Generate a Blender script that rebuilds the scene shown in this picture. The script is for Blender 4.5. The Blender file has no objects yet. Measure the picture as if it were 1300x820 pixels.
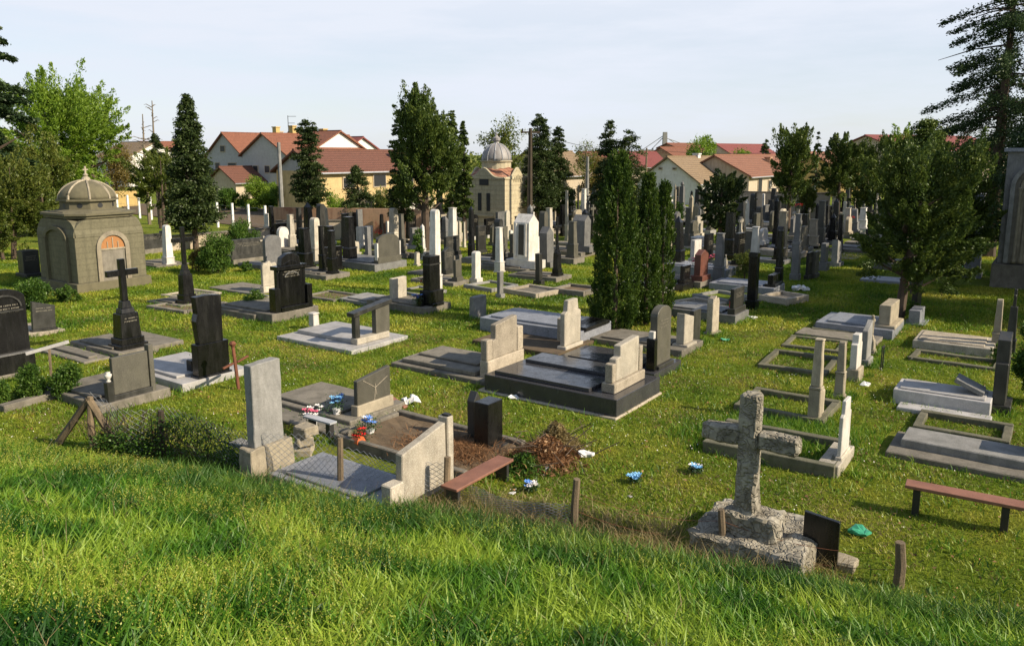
import bpy, bmesh, math, random
import numpy as np
from mathutils import Vector, Matrix, noise
random.seed(7); RG = np.random.default_rng(11)
S = bpy.context.scene; C = S.collection
# ------------------------------------------------------------------ camera
F_PX, CX, CY, HC = 1001.0, 650.0, 365.5, 5.0
PIT = math.radians(9.64); SP, CP = math.sin(PIT), math.cos(PIT)
cd = bpy.data.cameras.new('camera'); cam = bpy.data.objects.new('camera', cd); C.objects.link(cam)
cam.location = (0, 0, HC); cam.rotation_euler = (math.pi/2-PIT, 0, 0)
cd.lens = 36*F_PX/1300; cd.shift_y = -(410-CY)/1300; cd.clip_end = 3000; cd.clip_start = .1
S.camera = cam
def G(px, py, z=0.0):
    dx = (px-CX)/F_PX; t = (py-CY)/F_PX
    d = Vector((dx, CP-SP*t, -SP-CP*t)); k = (z-HC)/d.z
    return Vector((d.x*k, d.y*k, z))
def at(px, Y, z=0.0):
    dep = CP*Y-SP*(z-HC)
    return Vector(((px-CX)/F_PX*dep, Y, z))
def ZT(y, py):
    t = (py-CY)/F_PX
    return HC + y*(SP+t*CP)/(t*SP-CP)
def proj(x, y, z):
    dep = CP*y-SP*(z-HC)
    return CX+F_PX*x/dep, CY+F_PX*(-SP*y-CP*(z-HC))/dep, dep
RZ = math.radians(55)
WV = Vector((math.cos(RZ), math.sin(RZ), 0)); FV = Vector((math.sin(RZ), -math.cos(RZ), 0))
def appf(p, v):
    r = Vector((p.x, p.y, 0)).normalized(); q = Vector((r.y, -r.x, 0)); return abs(q.dot(v))
# toe of the bank
BN = Vector((-.34, -.94, 0)).normalized()
def bank_s(x, y): return BN.x*x+BN.y*y+8.95
def gz(x, y):
    s = bank_s(x, y)
    b = 0.0
    if s > -0.8:
        u = min(max(s+.8, 0), 12.0)
        b = .355*(u*u/(u+1.3)) if u > 0 else 0
        if s > 9.0: b = .355*((9.8*9.8)/(11.1))+ .0*s
    return b + .035*noise.noise(Vector((x*.35, y*.35, 0))) * (1 if y < 120 else 0)
# ------------------------------------------------------------------ materials
MATS = {}
def nt(name):
    m = bpy.data.materials.new(name); m.use_nodes = True
    t = m.node_tree; b = t.nodes['Principled BSDF']
    return m, t, b
def N(t, typ, **k):
    n = t.nodes.new(typ)
    for a, v in k.items():
        if a.startswith('i_'): n.inputs[a[2:].replace('_', ' ')].default_value = v
        else: setattr(n, a, v)
    return n
def pos(t, sc=(1, 1, 1)):
    g = N(t, 'ShaderNodeNewGeometry'); m = N(t, 'ShaderNodeMapping'); m.inputs['Scale'].default_value = sc
    t.links.new(g.outputs['Position'], m.inputs['Vector']); return m.outputs[0]
def ramp(t, inp, stops):
    r = N(t, 'ShaderNodeValToRGB'); e = r.color_ramp.elements
    while len(e) < len(stops): e.new(.5)
    for q, (p, c) in zip(e, stops): q.position = p; q.color = (*c, 1) if len(c) == 3 else c
    t.links.new(inp, r.inputs[0]); return r.outputs[0]
def noi(t, vec, sc, det=6, rough=.6):
    n = N(t, 'ShaderNodeTexNoise'); n.inputs['Scale'].default_value = sc; n.inputs['Detail'].default_value = det
    n.inputs['Roughness'].default_value = rough; t.links.new(vec, n.inputs['Vector']); return n.outputs[0]
def mixc(t, f, a, b, mode='MIX'):
    m = N(t, 'ShaderNodeMix', data_type='RGBA', blend_type=mode)
    for s, v in ((m.inputs[0], f), (m.inputs[6], a), (m.inputs[7], b)):
        if hasattr(v, 'node'): t.links.new(v, s)
        else: s.default_value = v if not isinstance(v, tuple) else (*v, 1)
    return m.outputs[2]
def bump(t, b, h, st, dist=.02):
    n = N(t, 'ShaderNodeBump'); n.inputs['Strength'].default_value = st; n.inputs['Distance'].default_value = dist
    t.links.new(h, n.inputs['Height']); t.links.new(n.outputs[0], b.inputs['Normal'])
def objvar(t, col, amt=.25):
    o = N(t, 'ShaderNodeObjectInfo'); mr = N(t, 'ShaderNodeMapRange')
    mr.inputs[3].default_value = 1-amt; mr.inputs[4].default_value = 1+amt
    t.links.new(o.outputs['Random'], mr.inputs[0])
    h = N(t, 'ShaderNodeHueSaturation'); t.links.new(mr.outputs[0], h.inputs['Value']); t.links.new(col, h.inputs['Color'])
    return h.outputs[0]
def stone(name, base, dark, dirt=(.09, .08, .05), rough=.85, dirtamt=.5, speck=0, bs=.35, var=.2, coat=0):
    m, t, b = nt(name); p = pos(t)
    n1 = noi(t, p, 3.5); c = ramp(t, n1, [(.3, dark), (.65, base)])
    n2 = noi(t, pos(t, (2.2, 2.2, .45)), 2.6, 8, .7); f = ramp(t, n2, [(.5, (0, 0, 0)), (.72, (dirtamt,)*3)])
    c = mixc(t, f, c, dirt)
    nf = noi(t, p, 70, 2, .5)
    if speck: c = mixc(t, ramp(t, nf, [(.5, (0, 0, 0)), (.68, (speck,)*3)]), c, tuple(min(1, x*2.5+.06) for x in base))
    else: c = mixc(t, .22, c, ramp(t, nf, [(.3, tuple(x*.4 for x in base)), (.7, tuple(min(1, x*1.5) for x in base))]))
    c = objvar(t, c, var)
    t.links.new(c, b.inputs['Base Color']); b.inputs['Roughness'].default_value = rough
    if rough < .5:
        r = ramp(t, n2, [(.35, (rough,)*3), (.75, (min(1, rough+.35),)*3)]); t.links.new(r, b.inputs['Roughness'])
    if rough < .5: b.inputs['Specular IOR Level'].default_value = .5
    bump(t, b, noi(t, p, 28, 8, .7), bs, .012)
    MATS[name] = m; return m
stone('black_granite', (.009, .009, .009), (.005, .005, .005), (.03, .028, .02), .13, .2, .05, .015, .3)
stone('mossy_concrete', (.15, .14, .095), (.075, .075, .045), (.05, .06, .02), .95, .9, 0, .9)
stone('polished_black', (.05, .05, .054), (.035, .035, .04), (.05, .045, .035), .05, .2, .1, .01, 0)
stone('charcoal_stone', (.032, .032, .029), (.016, .016, .014), (.09, .085, .065), .3, .35, .15, .12)
stone('grey_granite', (.15, .15, .145), (.09, .09, .09), (.10, .09, .07), .4, .35, .35, .1)
stone('olive_granite', (.085, .08, .06), (.058, .055, .042), (.14, .13, .10), .45, .3, .2, .08)
stone('blue_granite', (.20, .21, .235), (.13, .14, .16), (.12, .12, .10), .35, .35, .4, .1)
stone('red_granite', (.16, .055, .035), (.09, .032, .022), (.08, .05, .04), .4, .3, .3, .1)
stone('terrazzo', (.34, .295, .225), (.21, .18, .135), (.13, .11, .075), .85, .65, .4, .4)
stone('pale_terrazzo', (.44, .39, .31), (.28, .25, .20), (.17, .14, .10), .8, .5, .3, .3)
stone('white_marble', (.66, .63, .58), (.46, .44, .39), (.20, .18, .13), .6, .8, 0, .25, .12)
stone('limestone', (.37, .32, .23), (.20, .175, .13), (.12, .10, .07), .9, .8, 0, .6)
stone('concrete', (.20, .18, .145), (.105, .095, .075), (.05, .048, .03), .95, .85, 0, .9)
stone('grey_concrete', (.26, .255, .24), (.14, .14, .13), (.09, .09, .07), .92, .7, 0, .7)
stone('white_slab', (.42, .405, .39), (.29, .28, .27), (.2, .19, .16), .5, .4, .15, .2)
stone('aged_render', (.145, .13, .078), (.10, .09, .056), (.08, .07, .045), .95, .85, 0, .5, 0)
stone('yellow_render', (.50, .44, .30), (.37, .33, .22), (.2, .16, .10), .9, .6, 0, .3, 0)
stone('white_render', (.78, .76, .72), (.65, .63, .58), (.3, .26, .2), .9, .45, 0, .2, .05)
stone('grey_render', (.42, .42, .42), (.34, .34, .34), (.2, .19, .17), .9, .4, 0, .2, .1)
stone('beige_render', (.50, .42, .31), (.38, .32, .24), (.22, .13, .08), .9, .7, 0, .3, .05)
stone('ochre_render', (.55, .40, .15), (.42, .30, .12), (.25, .17, .1), .9, .5, 0, .3, .05)
stone('grey_zinc', (.30, .29, .28), (.20, .19, .185), (.24, .15, .10), .55, .6, 0, .15, 0)
stone('rust', (.20, .07, .032), (.10, .035, .02), (.05, .03, .02), .85, .5, 0, .5)
stone('rust_paint', (.25, .115, .075), (.16, .07, .045), (.08, .05, .035), .6, .4, 0, .3)
stone('old_wood', (.22, .165, .10), (.10, .075, .05), (.04, .035, .03), .95, .6, 0, .9)
stone('post_wood', (.075, .055, .035), (.04, .03, .02), (.03, .03, .02), .95, .5, 0, .6)
stone('bark', (.10, .07, .048), (.045, .032, .024), (.03, .03, .02), .95, .6, 0, 1.0)
stone('pale_bark', (.22, .18, .13), (.12, .10, .07), (.05, .05, .03), .95, .6, 0, .8)
stone('soil', (.15, .105, .06), (.08, .055, .032), (.05, .04, .02), 1, .6, 0, 1.0)
stone('path_sand', (.36, .30, .21), (.26, .215, .15), (.14, .13, .06), 1, .6, 0, .6)
stone('white_paint', (.80, .80, .78), (.7, .7, .68), (.4, .38, .33), .6, .3, 0, .1, .05)
stone('dark_metal', (.03, .03, .03), (.02, .02, .02), (.08, .05, .03), .5, .4, 0, .1)
stone('galvanised', (.35, .36, .38), (.25, .26, .28), (.2, .15, .1), .45, .3, 0, .1)
def rock(name):
    m, t, b = nt(name); p = pos(t)
    v = N(t, 'ShaderNodeTexVoronoi', feature='DISTANCE_TO_EDGE'); v.inputs['Scale'].default_value = 7
    dn = noi(t, p, 5, 6)
    v2 = N(t, 'ShaderNodeTexVoronoi'); v2.inputs['Scale'].default_value = 7
    mx = N(t, 'ShaderNodeMix', data_type='VECTOR'); mx.inputs[0].default_value = .12
    t.links.new(p, mx.inputs[4])
    n3 = N(t, 'ShaderNodeTexNoise'); n3.inputs['Scale'].default_value = 6; t.links.new(p, n3.inputs[0]); t.links.new(n3.outputs[1], mx.inputs[5]); mx.inputs[0].default_value = .45
    t.links.new(mx.outputs[1], v.inputs['Vector']); t.links.new(mx.outputs[1], v2.inputs['Vector'])
    c = ramp(t, dn, [(.32, (.11, .10, .075)), (.5, (.27, .245, .19)), (.68, (.48, .45, .37))])
    c = mixc(t, .35, c, ramp(t, v2.outputs['Distance'], [(.0, (.36, .33, .27)), (.5, (.18, .16, .12))]))
    c = mixc(t, ramp(t, v.outputs[0], [(.0, (.3,)*3), (.03, (0,)*3)]), c, (.12, .10, .07))
    t.links.new(c, b.inputs['Base Color']); b.inputs['Roughness'].default_value = .95
    bump(t, b, ramp(t, v.outputs[0], [(0, (0,)*3), (.15, (1,)*3)]), .8, .03)
    MATS[name] = m
rock('rough_rock')
def flat(name, col, rough=.6, var=.0, emis=None):
    m, t, b = nt(name); b.inputs['Roughness'].default_value = rough
    c = ramp(t, noi(t, pos(t), 25, 3), [(.3, tuple(x*.75 for x in col)), (.7, col)])
    if var: c = objvar(t, c, var)
    t.links.new(c, b.inputs['Base Color']); MATS[name] = m
for n_, c_ in dict(petal_white=(.85, .82, .78), petal_pink=(.75, .12, .22), petal_red=(.65, .015, .015), petal_blue=(.12, .3, .75), petal_skyblue=(.25, .55, .85),
                   plastic_orange=(.55, .13, .04), leaf_dark=(.03, .08, .02), glass_dark=(.02, .022, .025), shutter=(.10, .08, .06), inscription=(.24, .22, .17),
                   plastic_white=(.8, .8, .8), plastic_green=(.05, .35, .2), orange_infill=(.40, .18, .06), plastic_purple=(.08, .09, .35)).items(): flat(n_, c_, .5)
def brick(name, c1, c2, mortar, sc=1.0, mixn=(.5, .4, .26), patch=0.0):
    m, t, b = nt(name)
    tc = N(t, 'ShaderNodeTexCoord'); sx = N(t, 'ShaderNodeSeparateXYZ'); t.links.new(tc.outputs['Object'], sx.inputs[0])
    ad = N(t, 'ShaderNodeMath', operation='ADD'); t.links.new(sx.outputs[0], ad.inputs[0]); t.links.new(sx.outputs[1], ad.inputs[1])
    cb = N(t, 'ShaderNodeCombineXYZ'); t.links.new(ad.outputs[0], cb.inputs[0]); t.links.new(sx.outputs[2], cb.inputs[1])
    br = N(t, 'ShaderNodeTexBrick'); br.inputs['Scale'].default_value = sc
    for k, v in (('Color1', c1), ('Color2', c2), ('Mortar', mortar)): br.inputs[k].default_value = (*v, 1)
    br.inputs['Mortar Size'].default_value = .012; br.inputs['Brick Width'].default_value = .28; br.inputs['Row Height'].default_value = .09
    t.links.new(cb.outputs[0], br.inputs['Vector']); c = br.outputs[0]
    if patch: c = mixc(t, ramp(t, noi(t, pos(t), .9, 5), [(.5-patch*.1, (1,)*3), (.56-patch*.1, (0,)*3)]), c, mixn)
    c = mixc(t, .3, c, ramp(t, noi(t, pos(t), 2.5), [(.3, tuple(x*.4 for x in c1)), (.7, tuple(min(1, x*1.4) for x in c1))]))
    c = mixc(t, ramp(t, noi(t, pos(t, (3.2, 3.2, .3)), 1.6, 7, .7), [(.48, (0,)*3), (.68, (.65,)*3)]), c, tuple(x*.38 for x in c2))
    c = mixc(t, .4, c, ramp(t, noi(t, pos(t), 14, 6, .7), [(.3, tuple(x*.5 for x in c1)), (.7, tuple(min(1, x*1.35) for x in c1))]))
    bump(t, b, noi(t, pos(t), 20, 6, .7), .4, .02)
    t.links.new(c, b.inputs['Base Color']); b.inputs['Roughness'].default_value = .9
    MATS[name] = m
brick('yellow_brick', (.58, .43, .20), (.46, .33, .15), (.4, .33, .22))
brick('wall_brick', (.38, .16, .09), (.28, .11, .06), (.4, .33, .25), 1, (.58, .47, .30), -.6)
brick('stone_block', (.155, .142, .088), (.138, .127, .078), (.10, .092, .056), .42)
brick('pale_block', (.50, .44, .29), (.46, .40, .27), (.34, .28, .18), .3)
def roofm(name, a, b_, c_=(.2, .12, .08)):
    m, t, b = nt(name)
    tc = N(t, 'ShaderNodeTexCoord')
    w = N(t, 'ShaderNodeTexWave', wave_type='BANDS', bands_direction='X'); w.inputs['Scale'].default_value = 1.3
    w2 = N(t, 'ShaderNodeTexWave', wave_type='BANDS', bands_direction='Z'); w2.inputs['Scale'].default_value = 1.7; w2.inputs['Distortion'].default_value = .4
    t.links.new(tc.outputs['Object'], w.inputs[0]); t.links.new(tc.outputs['Object'], w2.inputs[0])
    c = ramp(t, noi(t, pos(t), 1.6, 8, .75), [(.3, a), (.55, b_), (.75, c_)])
    c = mixc(t, .35, c, ramp(t, noi(t, pos(t), 9, 3, .6), [(.35, tuple(x*.4 for x in a)), (.65, tuple(min(1, x*1.5) for x in b_))]))
    c = mixc(t, .35, c, w2.outputs[0], 'MULTIPLY')
    t.links.new(c, b.inputs['Base Color']); b.inputs['Roughness'].default_value = .85
    bump(t, b, w.outputs[0], .6, .06); MATS[name] = m
roofm('red_tiles', (.17, .07, .04), (.27, .105, .058), (.17, .085, .055))
roofm('brown_tiles', (.13, .055, .035), (.17, .07, .045), (.10, .055, .04))
roofm('tan_tiles', (.19, .13, .075), (.27, .19, .11), (.14, .095, .06))
roofm('mottled_tiles', (.17, .075, .045), (.27, .12, .07), (.16, .10, .065))
roofm('maroon_sheet', (.2, .05, .045), (.25, .07, .06), (.22, .06, .05))
roofm('copper_sheet', (.28, .12, .075), (.42, .20, .12), (.62, .58, .54))
def foliage(name, lo, mid, hi, transl=.3, sc=1.2):
    m, t, b = nt(name)
    a = N(t, 'ShaderNodeAttribute', attribute_name='rnd')
    n = noi(t, pos(t), sc, 3)
    ad = N(t, 'ShaderNodeMath', operation='MULTIPLY_ADD'); ad.inputs[1].default_value = .55
    t.links.new(a.outputs['Fac'], ad.inputs[0])
    ml = N(t, 'ShaderNodeMath', operation='MULTIPLY'); ml.inputs[1].default_value = .5; t.links.new(n, ml.inputs[0]); t.links.new(ml.outputs[0], ad.inputs[2])
    c = ramp(t, ad.outputs[0], [(.2, lo), (.5, mid), (.82, hi)])
    c = objvar(t, c, .08)
    t.nodes.remove(b)
    d = N(t, 'ShaderNodeBsdfDiffuse'); tr = N(t, 'ShaderNodeBsdfTranslucent'); mx = N(t, 'ShaderNodeMixShader'); mx.inputs[0].default_value = transl
    g = N(t, 'ShaderNodeBsdfGlossy'); g.inputs['Roughness'].default_value = .45; g.inputs['Color'].default_value = (.5, .55, .45, 1)
    m2 = N(t, 'ShaderNodeMixShader'); m2.inputs[0].default_value = .04
    t.links.new(c, d.inputs[0]); t.links.new(c, tr.inputs[0]); t.links.new(d.outputs[0], mx.inputs[1]); t.links.new(tr.outputs[0], mx.inputs[2])
    t.links.new(mx.outputs[0], m2.inputs[1]); t.links.new(g.outputs[0], m2.inputs[2])
    t.links.new(m2.outputs[0], t.nodes['Material Output'].inputs[0]); MATS[name] = m
foliage('conifer_dark', (.018, .032, .010), (.040, .066, .018), (.085, .115, .030))
foliage('spruce_dark', (.016, .034, .012), (.036, .066, .024), (.07, .11, .035))
foliage('thuja_green', (.012, .032, .006), (.042, .085, .012), (.12, .18, .022))
foliage('juniper_green', (.02, .042, .010), (.060, .098, .018), (.15, .19, .032))
foliage('spring_green', (.08, .16, .014), (.17, .28, .026), (.29, .40, .05), .45)
foliage('olive_leaf', (.045, .075, .012), (.10, .14, .022), (.20, .21, .04), .4)
foliage('budding_leaf', (.10, .075, .02), (.17, .13, .035), (.24, .19, .06), .4)
foliage('bush_green', (.02, .055, .010), (.06, .13, .018), (.15, .24, .035), .35)
foliage('lawn_blade', (.045, .115, .008), (.19, .275, .018), (.43, .41, .055), .4, .45)
foliage('bank_blade', (.018, .075, .008), (.085, .215, .014), (.31, .42, .045), .4, .8)
foliage('tall_blade', (.02, .07, .010), (.05, .135, .02), (.13, .22, .035), .35, .8)
foliage('seed_yellow', (.24, .28, .03), (.38, .40, .05), (.52, .50, .12), .4)
foliage('dry_blade', (.08, .04, .02), (.24, .12, .055), (.46, .26, .13), .3)
foliage('straw_blade', (.16, .12, .05), (.26, .20, .09), (.38, .30, .15), .3)
def groundmat():
    m, t, b = nt('grass_ground'); p = pos(t)
    c = ramp(t, noi(t, p, .45, 8, .65), [(.30, (.06, .11, .012)), (.47, (.13, .18, .018)), (.60, (.22, .22, .035)), (.75, (.22, .17, .06))])
    c2 = ramp(t, noi(t, p, 11, 6, .7), [(.3, (.035, .065, .008)), (.55, (.14, .185, .018)), (.75, (.26, .25, .05))])
    c = mixc(t, .5, c, c2)
    c = mixc(t, ramp(t, noi(t, p, 1.1, 6, .7), [(.60, (0,)*3), (.72, (.8,)*3)]), c, (.13, .095, .05))
    t.links.new(c, b.inputs['Base Color']); b.inputs['Roughness'].default_value = 1
    b.inputs['Specular IOR Level'].default_value = .1
    bump(t, b, noi(t, p, 22, 8, .75), .9, .06); MATS['grass_ground'] = m
groundmat()
M = MATS
# ------------------------------------------------------------------ mesh helpers
OLD = {'concrete', 'mossy_concrete', 'terrazzo', 'limestone', 'pale_terrazzo', 'grey_concrete'}
class MB:
    def __init__(s): s.v = []; s.f = []
    def add(s, vs, fs):
        o = len(s.v); s.v += [tuple(x) for x in vs]; s.f += [tuple(i+o for i in f) for f in fs]; return s
    def fr(s, cx, cy, z0, z1, bx, by, tx=None, ty=None):
        tx = bx if tx is None else tx; ty = by if ty is None else ty
        vs = [(cx+a*bx/2, cy+b*by/2, z0) for a, b in ((-1, -1), (1, -1), (1, 1), (-1, 1))]+[(cx+a*tx/2, cy+b*ty/2, z1) for a, b in ((-1, -1), (1, -1), (1, 1), (-1, 1))]
        return s.add(vs, [(3, 2, 1, 0), (4, 5, 6, 7), (0, 1, 5, 4), (1, 2, 6, 5), (2, 3, 7, 6), (3, 0, 4, 7)])
    def prism(s, prof, y0, y1):
        n = len(prof); vs = [(x, y0, z) for x, z in prof]+[(x, y1, z) for x, z in prof]
        return s.add(vs, [tuple(range(n)), tuple(range(2*n-1, n-1, -1))]+[(i, i+n, (i+1) % n+n, (i+1) % n) for i in range(n)])
    def poly(s, pts, z0, z1):
        n = len(pts); vs = [(x, y, z0) for x, y in pts]+[(x, y, z1) for x, y in pts]
        return s.add(vs, [tuple(range(n-1, -1, -1)), tuple(range(n, 2*n))]+[(i, (i+1) % n, (i+1) % n+n, i+n) for i in range(n)])
    def lathe(s, prof, n=12, cx=0, cy=0, ph=0):
        vs = []; fs = []
        for r, z in prof:
            for k in range(n): a = 2*math.pi*(k+ph)/n; vs.append((cx+r*math.cos(a), cy+r*math.sin(a), z))
        for j in range(len(prof)-1):
            for k in range(n): fs.append((j*n+k, j*n+(k+1) % n, (j+1)*n+(k+1) % n, (j+1)*n+k))
        fs.append(tuple(range(n-1, -1, -1))); fs.append(tuple((len(prof)-1)*n+k for k in range(n)))
        return s.add(vs, fs)
    def tube(s, pts, rad, n=6):
        pts = [Vector(p) for p in pts]; rad = rad if isinstance(rad, (list, tuple)) else [rad]*len(pts)
        vs = []; fs = []
        for i, p in enumerate(pts):
            d = (pts[min(i+1, len(pts)-1)]-pts[max(i-1, 0)]).normalized()
            a = d.cross(Vector((.31, .17, .93)) if abs(d.z) < .9 else Vector((1, 0, 0))).normalized(); b = d.cross(a)
            for k in range(n): th = 2*math.pi*k/n; vs.append(p+(a*math.cos(th)+b*math.sin(th))*rad[i])
        for i in range(len(pts)-1):
            for k in range(n): fs.append((i*n+k, i*n+(k+1) % n, (i+1)*n+(k+1) % n, (i+1)*n+k))
        fs.append(tuple(range(n-1, -1, -1))); fs.append(tuple((len(pts)-1)*n+k for k in range(n)))
        return s.add(vs, fs)
    def bar(s, a, b, w, h):
        a = Vector(a); b = Vector(b); d = (b-a).normalized(); u = d.cross(Vector((0, 0, 1)))
        u = u.normalized() if u.length > .01 else Vector((1, 0, 0)); v = u.cross(d)
        vs = [p+u*i*w/2+v*j*h/2 for p in (a, b) for i, j in ((-1, -1), (1, -1), (1, 1), (-1, 1))]
        return s.add(vs, [(3, 2, 1, 0), (4, 5, 6, 7), (0, 1, 5, 4), (1, 2, 6, 5), (2, 3, 7, 6), (3, 0, 4, 7)])
    def build(s, name, mat, parent=None, bev=0, rough=0, cuts=0, smooth=False):
        if mat in OLD and bev and not rough: bev = max(bev, .016); rough = .007; cuts = 2
        me = bpy.data.meshes.new(name); bm = bmesh.new()
        vs = [bm.verts.new(v) for v in s.v]
        for f in s.f:
            try: bm.faces.new([vs[i] for i in f])
            except ValueError: pass
        bmesh.ops.recalc_face_normals(bm, faces=bm.faces)
        if bev: 
            try: bmesh.ops.bevel(bm, geom=bm.edges[:], offset=bev, segments=1, affect='EDGES', clamp_overlap=True)
            except Exception: pass
        if cuts:
            bmesh.ops.triangulate(bm, faces=[f for f in bm.faces if len(f.verts) > 4])
            for _ in range(cuts):
                bmesh.ops.subdivide_edges(bm, edges=[e for e in bm.edges if e.calc_length() > .09], cuts=1, use_grid_fill=True)
        if rough:
            sd = random.random()*50
            for v in bm.verts:
                q = v.co*4.5+Vector((sd, sd, sd)); v.co += noise.noise_vector(q)*rough + noise.noise_vector(q*3)*rough*.5
        bm.to_mesh(me); bm.free()
        if smooth: me.polygons.foreach_set('use_smooth', [True]*len(me.polygons))
        me.materials.append(M[mat]); o = bpy.data.objects.new(name, me); C.objects.link(o)
        if parent: o.parent = parent
        return o
LABELS = {}
def tag(o, label=None, cat=None, group=None, kind=None):
    if label: o['label'] = label; LABELS.setdefault(label, []).append(o.name)
    if cat: o['category'] = cat
    if group: o['group'] = group
    if kind: o['kind'] = kind
    return o
def thing(name, loc, rz=0, label=None, cat=None, group=None):
    o = bpy.data.objects.new(name, None); C.objects.link(o); o.location = loc; o.rotation_euler = (0, 0, rz); o.empty_display_size = .2
    return tag(o, label, cat, group)
def raw_mesh(name, verts, faces_flat, loop_tot, mat, parent=None, rnd=None):
    me = bpy.data.meshes.new(name); nv = len(verts); me.vertices.add(nv); me.vertices.foreach_set('co', verts.astype(np.float32).ravel())
    me.loops.add(len(faces_flat)); me.loops.foreach_set('vertex_index', faces_flat.astype(np.int32))
    nf = len(loop_tot); me.polygons.add(nf); st = np.concatenate([[0], np.cumsum(loop_tot)[:-1]])
    me.polygons.foreach_set('loop_start', st.astype(np.int32)); me.polygons.foreach_set('loop_total', loop_tot.astype(np.int32))
    if rnd is not None:
        a = me.attributes.new('rnd', 'FLOAT', 'POINT'); a.data.foreach_set('value', rnd.astype(np.float32))
    me.update(calc_edges=True); me.materials.append(M[mat]); o = bpy.data.objects.new(name, me); C.objects.link(o)
    if parent: o.parent = parent
    return o
def unit(v): return v/np.maximum(np.linalg.norm(v, axis=1, keepdims=True), 1e-6)
def leaves(name, P, D, size, width, mat, parent, rnd=None):
    n = len(P); D = unit(D); R = unit(np.cross(D, RG.normal(size=(n, 3)))); Nn = np.cross(D, R)
    s = size[:, None]; w = (size*width)[:, None]
    v = np.stack([P-D*s*.5, P+R*w*.5+Nn*s*.08, P+D*s*.5, P-R*w*.5+Nn*s*.08], 1).reshape(-1, 3)
    if rnd is None: rnd = RG.random(n)
    return raw_mesh(name, v, np.arange(4*n), np.full(n, 4), mat, parent, np.repeat(rnd, 4))
def blades(name, P, h, w, mat, parent=None, lean=.35, rnd=None):
    n = len(P); a = RG.random(n)*2*np.pi; R = np.stack([np.cos(a), np.sin(a), 0*a], 1)
    b = RG.random(n)*2*np.pi; L = np.stack([np.cos(b), np.sin(b), 0*b], 1)*(lean*h*(.3+RG.random(n)))[:, None]
    U = np.array([[0, 0, 1.0]]); h_ = h[:, None]; w_ = w[:, None]
    v = np.stack([P-R*w_*.5, P+R*w_*.5, P+R*w_*.4+L*.35+U*h_*.6, P-R*w_*.4+L*.35+U*h_*.6, P+L*1.2+U*h_], 1).reshape(-1, 3)
    base = np.arange(n)*5
    f = np.stack([base, base+1, base+2, base+3, base+3, base+2, base+4], 1).ravel()
    if rnd is None: rnd = RG.random(n)
    return raw_mesh(name, v, f, np.tile([4, 3], n), mat, parent, np.repeat(rnd, 5))
# ------------------------------------------------------------------ world, sun
SUN = Vector((.93, -.37, 0)).normalized(); ELEV = math.radians(33)
sd = Vector((SUN.x*math.cos(ELEV), SUN.y*math.cos(ELEV), math.sin(ELEV)))
ld = bpy.data.lights.new('sun', 'SUN'); lo = bpy.data.objects.new('sun', ld); C.objects.link(lo)
ld.energy = 5.0; ld.angle = math.radians(.6); ld.color = (1.0, .86, .66); lo.location = (30, -12, 30)
lo.rotation_euler = sd.to_track_quat('Z', 'Y').to_euler()
w = bpy.data.worlds.new('World'); S.world = w; w.use_nodes = True; t = w.node_tree
bg = t.nodes['Background']; sky = t.nodes.new('ShaderNodeTexSky'); sky.sky_type = 'NISHITA'; sky.sun_disc = False
sky.sun_elevation = ELEV; sky.sun_rotation = math.atan2(SUN.x, SUN.y); sky.air_density = 1.0; sky.dust_density = .7; sky.ozone_density = 1.0; sky.altitude = 50
tc = t.nodes.new('ShaderNodeTexCoord'); mp = t.nodes.new('ShaderNodeMapping'); mp.inputs['Scale'].default_value = (1.1, 1.1, 7.0); mp.inputs['Rotation'].default_value = (.08, .05, .3)
t.links.new(tc.outputs['Generated'], mp.inputs[0])
nz = noi(t, mp.outputs[0], 1.7, 9, .62)
sx = t.nodes.new('ShaderNodeSeparateXYZ'); t.links.new(tc.outputs['Generated'], sx.inputs[0])
el = ramp(t, sx.outputs[2], [(.0, (.72,)*3), (.05, (.60,)*3), (.11, (.66,)*3), (.18, (.92,)*3), (.24, (.6,)*3), (.34, (.12,)*3), (1., (.0,)*3)])
nn = ramp(t, nz, [(.42, (-.0,)*3), (.7, (.42,)*3)])
ad = t.nodes.new('ShaderNodeMath'); ad.operation = 'ADD'; ad.use_clamp = True; t.links.new(el, ad.inputs[0]); t.links.new(nn, ad.inputs[1])
cl = mixc(t, ad.outputs[0], sky.outputs[0], (5.75, 6.12, 6.85))
t.links.new(cl, bg.inputs[0]); bg.inputs[1].default_value = .10
S.view_settings.view_transform = 'Standard'; S.view_settings.look = 'None'; S.view_settings.exposure = .5; S.view_settings.gamma = 1
# ------------------------------------------------------------------ ground: one sheet to the horizon
def axis(lo_, hi_, n0, n1, st):
    a = list(np.arange(n0, n1+1e-6, st)); x = n1; d = st
    while x < hi_: d *= 1.22; x += d; a.append(x)
    x = n0; d = st
    while x > lo_: d *= 1.22; x -= d; a.insert(0, x)
    return a
xs = axis(-1500, 1500, -20, 20, .33); ys = axis(-60, 2500, -2, 32, .33)
vv = np.array([(x, y, gz(x, y)) for y in ys for x in xs]); nx = len(xs); ny = len(ys)
ii, jj = np.meshgrid(np.arange(nx-1), np.arange(ny-1)); b0 = (jj*nx+ii).ravel()
go = raw_mesh('ground', vv, np.stack([b0, b0+1, b0+1+nx, b0+nx], 1).ravel(), np.full(len(b0), 4), 'grass_ground')
go.data.polygons.foreach_set('use_smooth', [True]*len(go.data.polygons)); tag(go, kind='structure')
def gzv(x, y): return np.array([gz(a, b) for a, b in zip(x, y)])
def sheet(name, pts, z, mat, kind='structure'):
    return tag(MB().add([(p.x, p.y, gz(p.x, p.y)+z) for p in pts], [tuple(range(len(pts)))]).build(name, mat), kind=kind)
FOOT = []      # slab footprints (centre x, y, rz, halfx, y0, y1) kept clear of grass
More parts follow.
